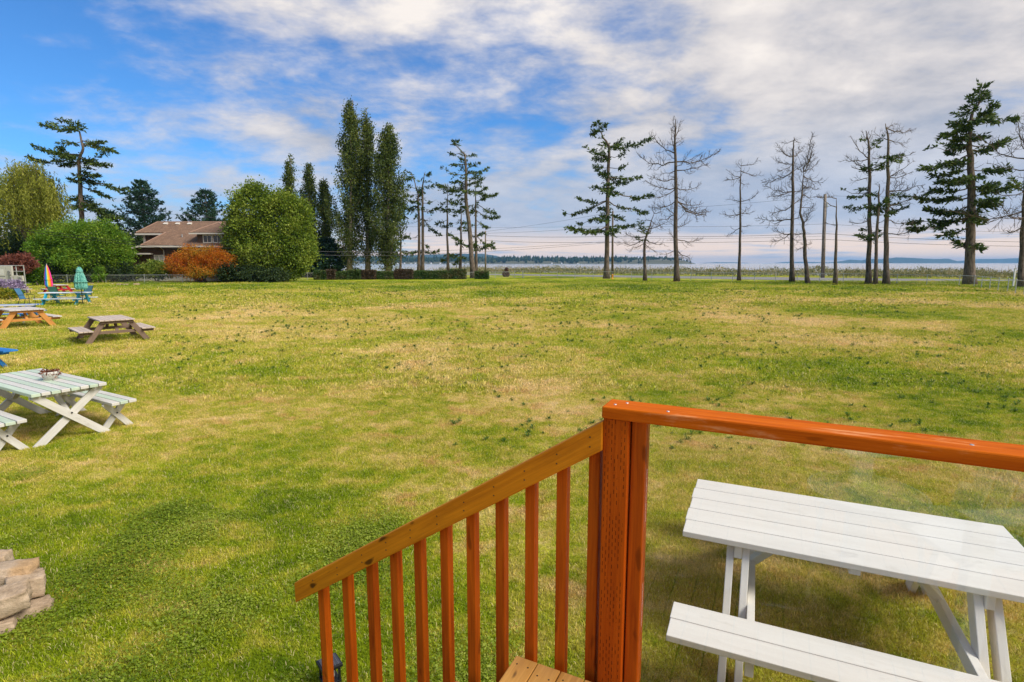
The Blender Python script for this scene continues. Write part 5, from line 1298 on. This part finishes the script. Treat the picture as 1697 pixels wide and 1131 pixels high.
# electric meter panel at the edge of the lawn
def meter_panel():
    D = depth(476.5); S = D / FPX; X0 = lambda px: (px - PXW / 2) * S
    zz_ = lambda py: atd(20, py, D).z
    E = empty('meter_panel', (X0(20), D, 0), 'cream electric meter panel on a pipe frame at the lawn edge', 'meter panel'); mc = plain('cream_metal', (.50, .48, .41), .5, 0, .08); mf = plain('grey_pipe', (.42, .42, .40), .5)
    def bx(nm, x0, x1, y0, y1, dy=0, th=.10, m=mc, par=E): return MB().box(((X0(x0) + X0(x1)) / 2, D + dy, (zz_(y0) + zz_(y1)) / 2), ((X0(x1) - X0(x0)) / 2, th, abs(zz_(y0) - zz_(y1)) / 2)).build(nm, m, par, bevel=.01)
    for x in (0.5, 16.5, 31, 43.6): bx('frame_post', x, x + 1.2, 440, 477.5, .16, .03, mf)
    for y in (440, 449.5, 472): bx('frame_rail', -8, 45, y, y + 1, .12, .03, mf)
    bx('cabinet', -12, 3.3, 441, 467.3); bx('cabinet', 4, 17.5, 441, 467.8); bx('cabinet', 18.2, 27.4, 441, 467.6); bx('meter_box', 28.6, 35, 456.5, 467.3); bx('meter_box', 35.8, 43.6, 457.2, 467.2)
    bx('door_seam', 5.8, 15.8, 458, 458.6, -.11, .01, M_BLACK); bx('warning_plate', 6.8, 14.2, 446.5, 456, -.105, .006, plain('faded_plate', (.62, .6, .55), .6))
    for (x, y) in ((23.3, 451), (23.6, 455.5), (23.6, 461), (0.6, 452.5), (0.6, 458), (0.6, 463), (40, 461.5)):
        c = Vector((X0(x), D - .10, zz_(y))); MB().tube([c, c - Vector((0, .10, 0))], .13, 14).build('meter', plain('meter_glass', (.20, .20, .19), .25), E)
    # low hipped cover seen behind
meter_panel()
# wooden stool-like flower stand by the lavender
sp_ = at(43, 489, 0); E = empty('garden_stool', sp_, 'small dark garden stool beside the lavender bush', 'stool')
MB().box(sp_ + UP * .45, (.28, .2, .025)).build('seat', M_GREYTOP, E)
for a in (-1, 1):
    for b in (-1, 1): MB().tube([sp_ + Vector((a * .23, b * .15, .44)), sp_ + Vector((a * .26, b * .17, -.02))], .018, 6).build('leg', M_BLACK, E)

# ------------------------------------------------------------------ scrub between the road and the water (one mass)
def scrub():
    n = 46000; s_ = rng.uniform(-60, 330, n); v = rng.uniform(1.5, 22, n) ** 1.0
    o = ROAD_F[4]; P = np.empty((n, 3))
    edge = np.array([[p.x, p.y] for p in [ROAD_F[0] + rdir * 250] + ROAD_F])
    k = rng.random(n) ** .85 * 6.0; i = np.clip(k.astype(int), 0, 5); f = (k - i)[:, None]
    q = edge[i] * (1 - f) + edge[i + 1] * f
    P[:, :2] = q + np.array([rn.x, rn.y]) * v[:, None]
    h = np.array([max(.25, .75 + 1.0 * mnoise.noise((a * .16, b * .16, 0)) + .45 * mnoise.noise((a * .55, b * .55, 3))) for a, b in P[:, :2]])
    P[:, 2] = h * rng.random(n) ** .6 * 1.25
    D = rng.normal(size=(n, 3)) * .6 + [0, 0, .8]
    leaves('beach_scrub', P, D, rng.uniform(.2, .5, n), rng.uniform(.07, .2, n), M_SCRUB, None, 'stuff')
    o = bpy.data.objects['beach_scrub']; tag(o, 'wild beach scrub and dry grass between the road and the water', 'scrub')
    n = 2600; k = rng.random(n) * 6; i = np.clip(k.astype(int), 0, 5); f = (k - i)[:, None]; q = edge[i] * (1 - f) + edge[i + 1] * f
    P = np.zeros((n, 3)); P[:, :2] = q + np.array([rn.x, rn.y]) * rng.uniform(2, 16, n)[:, None]; P[:, 2] = .3
    leaves('tall_dry_grass', P, rng.normal(size=(n, 3)) * [.16, .16, 0] + [0, 0, 1], rng.uniform(.9, 2.1, n), .05, leafmat('dry_grass_stalks', [(.30, .24, .14), (.45, .38, .25)], .3), None, 'stuff')
    tag(bpy.data.objects['tall_dry_grass'], 'tall dry grass stalks standing out of the beach scrub', 'grass')
scrub()

# ------------------------------------------------------------------ grass, clover and lawn weeds (stuff)
def blades_mesh(name, n, R, h0, h1, w, mat, lean=.6):
    V, F, A = [], [], []
    for k in range(n):
        a = rng.random() * 6.283; r = R * math.sqrt(rng.random()); x, y = r * math.cos(a), r * math.sin(a)
        h = rng.uniform(h0, h1); d = rng.random() * 6.283; l = h * rng.uniform(.2, lean + .5); dx, dy = math.cos(d), math.sin(d); ww = w * rng.uniform(.6, 1.3)
        s_ = rng.random() * 6.283; px, py = math.cos(s_) * ww / 2, math.sin(s_) * ww / 2
        i = len(V)
        V += [(x - px, y - py, -.005), (x + px, y + py, -.005), (x + dx * l * .35 + px * .8, y + dy * l * .35 + py * .8, h * .62), (x + dx * l * .35 - px * .8, y + dy * l * .35 - py * .8, h * .62), (x + dx * l, y + dy * l, h)]
        F += [(i, i + 1, i + 2, i + 3), (i + 3, i + 2, i + 4)]; c = rng.random(); A += [c, c]
    m = bpy.data.meshes.new(name); m.from_pydata(V, [], F); at_ = m.attributes.new('rnd', 'FLOAT', 'FACE'); at_.data.foreach_set('value', np.array(A, np.float32)); m.materials.append(mat)
    return m
def clover_mesh(name, n, R, s0, mat):
    V, F, A = [], [], []
    for k in range(n):
        a = rng.random() * 6.283; r = R * math.sqrt(rng.random()); c = Vector((r * math.cos(a), r * math.sin(a), rng.uniform(.012, .045)))
        nrm = (Vector((0, 0, 1)) + vnoise(.38)).normalized(); X = nrm.cross(Vector((rng.normal(), rng.normal(), .1))).normalized(); Y = nrm.cross(X); s_ = s0 * rng.uniform(.6, 1.4)
        i = len(V); V += [tuple(c - X * s_), tuple(c - X * s_ * .25 + Y * s_ * .8), tuple(c + X * s_ * .7 + Y * s_ * .5), tuple(c + X * s_), tuple(c + X * s_ * .7 - Y * s_ * .5), tuple(c - X * s_ * .25 - Y * s_ * .8)]
        F.append(tuple(range(i, i + 6))); A.append(rng.random())
    m = bpy.data.meshes.new(name); m.from_pydata(V, [], F); at_ = m.attributes.new('rnd', 'FLOAT', 'FACE'); at_.data.foreach_set('value', np.array(A, np.float32)); m.materials.append(mat)
    return m
def rosette_mesh(name, mat):
    V, F, A = [], [], []
    for k in range(13):
        a = 6.283 * k / 13 + rng.normal(0, .2); l = rng.uniform(.06, .13); w = l * .26; d = Vector((math.cos(a), math.sin(a), 0)); p = Vector((-d.y, d.x, 0)); z = rng.uniform(.04, .12)
        i = len(V); V += [(0, 0, .01), tuple(d * l * .5 + p * w * .6 + UP * z), tuple(d * l + UP * z * .8), tuple(d * l * .5 - p * w * .6 + UP * z)]; F.append((i, i + 1, i + 2, i + 3)); A.append(rng.random())
    m = bpy.data.meshes.new(name); m.from_pydata(V, [], F); at_ = m.attributes.new('rnd', 'FLOAT', 'FACE'); at_.data.foreach_set('value', np.array(A, np.float32)); m.materials.append(mat)
    return m
M_CLOVER = leafmat('clover_leaves', [(0.10, 0.17, 0.006), (0.22, 0.295, 0.015), (0.39, 0.43, 0.07)], .3)
M_WEED = leafmat('weed_leaves', [(0.03, 0.085, 0.008), (0.07, 0.14, 0.012), (0.13, 0.22, 0.02)], .25)
def scatter(name, label, protos, P, scale):
    n = len(P); me = bpy.data.meshes.new(name); me.vertices.add(n); me.vertices.foreach_set('co', np.asarray(P, np.float32).ravel())
    a = me.attributes.new('rot', 'FLOAT_VECTOR', 'POINT'); rv = np.zeros((n, 3), np.float32); rv[:, 2] = rng.random(n) * 6.283; rv[:, :2] = rng.normal(0, .05, (n, 2)); a.data.foreach_set('vector', rv.ravel())
    a = me.attributes.new('scl', 'FLOAT', 'POINT'); a.data.foreach_set('value', np.asarray(scale, np.float32))
    a = me.attributes.new('pick', 'INT', 'POINT'); a.data.foreach_set('value', rng.integers(0, len(protos), n).astype(np.int32))
    o = link(bpy.data.objects.new(name, me)); tag(o, label, 'grass', kind='stuff')
    col = bpy.data.collections.new(name + '_sources')
    for m in protos: col.objects.link(bpy.data.objects.new(m.name, m))
    ng = bpy.data.node_groups.new(name, 'GeometryNodeTree'); ng.interface.new_socket('Geometry', in_out='INPUT', socket_type='NodeSocketGeometry'); ng.interface.new_socket('Geometry', in_out='OUTPUT', socket_type='NodeSocketGeometry')
    N, L = ng.nodes, ng.links; gi, go = N.new('NodeGroupInput'), N.new('NodeGroupOutput'); ip = N.new('GeometryNodeInstanceOnPoints'); ci = N.new('GeometryNodeCollectionInfo')
    ci.inputs['Collection'].default_value = col; ci.inputs['Separate Children'].default_value = True; ci.inputs['Reset Children'].default_value = True
    def na(nm, t):
        q = N.new('GeometryNodeInputNamedAttribute'); q.data_type = t; q.inputs['Name'].default_value = nm; return [s for s in q.outputs if s.enabled and s.name == 'Attribute'][0]
    L.new(gi.outputs[0], ip.inputs['Points']); L.new(ci.outputs[0], ip.inputs['Instance']); ip.inputs['Pick Instance'].default_value = True
    L.new(na('pick', 'INT'), ip.inputs['Instance Index']); L.new(na('rot', 'FLOAT_VECTOR'), ip.inputs['Rotation']); L.new(na('scl', 'FLOAT'), ip.inputs['Scale'])
    L.new(ip.outputs[0], go.inputs[0])
    md = o.modifiers.new('scatter', 'NODES'); md.node_group = ng
    return o
def zone(n, y0, y1, power=1.0, margin=1.5):
    """points on the lawn inside (a little wider than) the view between depths y0 and y1"""
    y = (y0 ** (2 - power + 1e-9) + rng.random(n) * (y1 ** (2 - power + 1e-9) - y0 ** (2 - power + 1e-9))) ** (1 / (2 - power + 1e-9)) if power else rng.uniform(y0, y1, n)
    x = rng.uniform(-1, 1, n) * (y * 1.0 + margin)
    z = np.array([hgt(a, b) for a, b in zip(x, y)])
    return np.stack([x, y, z], 1)
near = [blades_mesh('grass_tuft', 230, .22, .008, .027, .0042, M_BLADE, .9) for _ in range(7)]
P = zone(15000, 1.6, 12.0, .35)
keep = np.array([mnoise.noise((p[0] * .9, p[1] * .9, 2.0)) > -.62 for p in P]); P = P[keep]
scatter('lawn_grass', 'short mown grass of the lawn close to the deck', near, P, rng.uniform(.75, 1.3, len(P)))
midp = [blades_mesh('grass_tuft', 330, .7, .02, .05, .011, M_BLADE, .9) for _ in range(6)]
P = zone(9000, 10.5, 34.0, .5, 2)
scatter('lawn_grass', 'short mown grass of the lawn among the picnic tables', midp, P, rng.uniform(.8, 1.3, len(P)))
farp = [blades_mesh('grass_tuft', 260, 1.5, .03, .075, .035, M_BLADE, .9) for _ in range(5)]
P = zone(8000, 30.0, 74.0, .6, 3)
P = P[(P[:, 0] > -52)]
scatter('lawn_grass', 'short mown grass on the far half of the lawn', farp, P, rng.uniform(.8, 1.3, len(P)))
# broad-leaved clover near the stone ring and the stairs
cl = [clover_mesh('clover_patch', 110, .20, .0068, M_CLOVER) for _ in range(6)]
P = zone(9000, 1.7, 6.6, .5, 1.5)
m_ = np.array([mnoise.noise((p[0] * 1.1, p[1] * 1.1, 7.0)) + .35 * mnoise.noise((p[0] * 3.1, p[1] * 3.1, 1.0)) + .55 - .30 * max(0, p[0] + 1.2) - .22 * max(0, p[1] - 3.4) for p in P])
P = P[m_ + rng.normal(0, .14, len(P)) > .55]
scatter('clover', 'low broad-leaved clover spreading in the grass near the stone ring', cl, P, rng.uniform(.7, 1.3, len(P)))
# dark weed rosettes dotted over the dry part of the field
ro = [rosette_mesh('weed_rosette', M_WEED) for _ in range(6)]
P = zone(9000, 7.0, 56.0, .8, 1)
m_ = np.array([mnoise.noise((p[0] * .16, p[1] * .16, 4.0)) + .5 * mnoise.noise((p[0] * .9, p[1] * .9, 1.0)) + .25 for p in P])
P = P[(m_ > .15) & (P[:, 0] > -.65 * P[:, 1])]
scatter('lawn_weeds', 'dark leafy weed rosettes dotted over the dry lawn', ro, P, rng.uniform(.35, 1.0, len(P)) * (.5 + P[:, 1] / 38))

# ------------------------------------------------------------------ haze over the water
def haze():
    m = bpy.data.materials.new('haze'); m.use_nodes = True; t = NT(m.node_tree); m.node_tree.nodes.clear()
    v = t.new('ShaderNodeVolumePrincipled'); v.inputs['Color'].default_value = (0.28, 0.60, 1.0, 1); v.inputs['Density'].default_value = 6.5e-5; v.inputs['Anisotropy'].default_value = 0.0
    o_ = t.new('ShaderNodeOutputMaterial'); t.l.new(v.outputs[0], o_.inputs['Volume'])
    o = MB().box((0, 7000, 74), (17000, 10600, 78)).build('haze', m); o['kind'] = 'stuff'
    return o
haze()
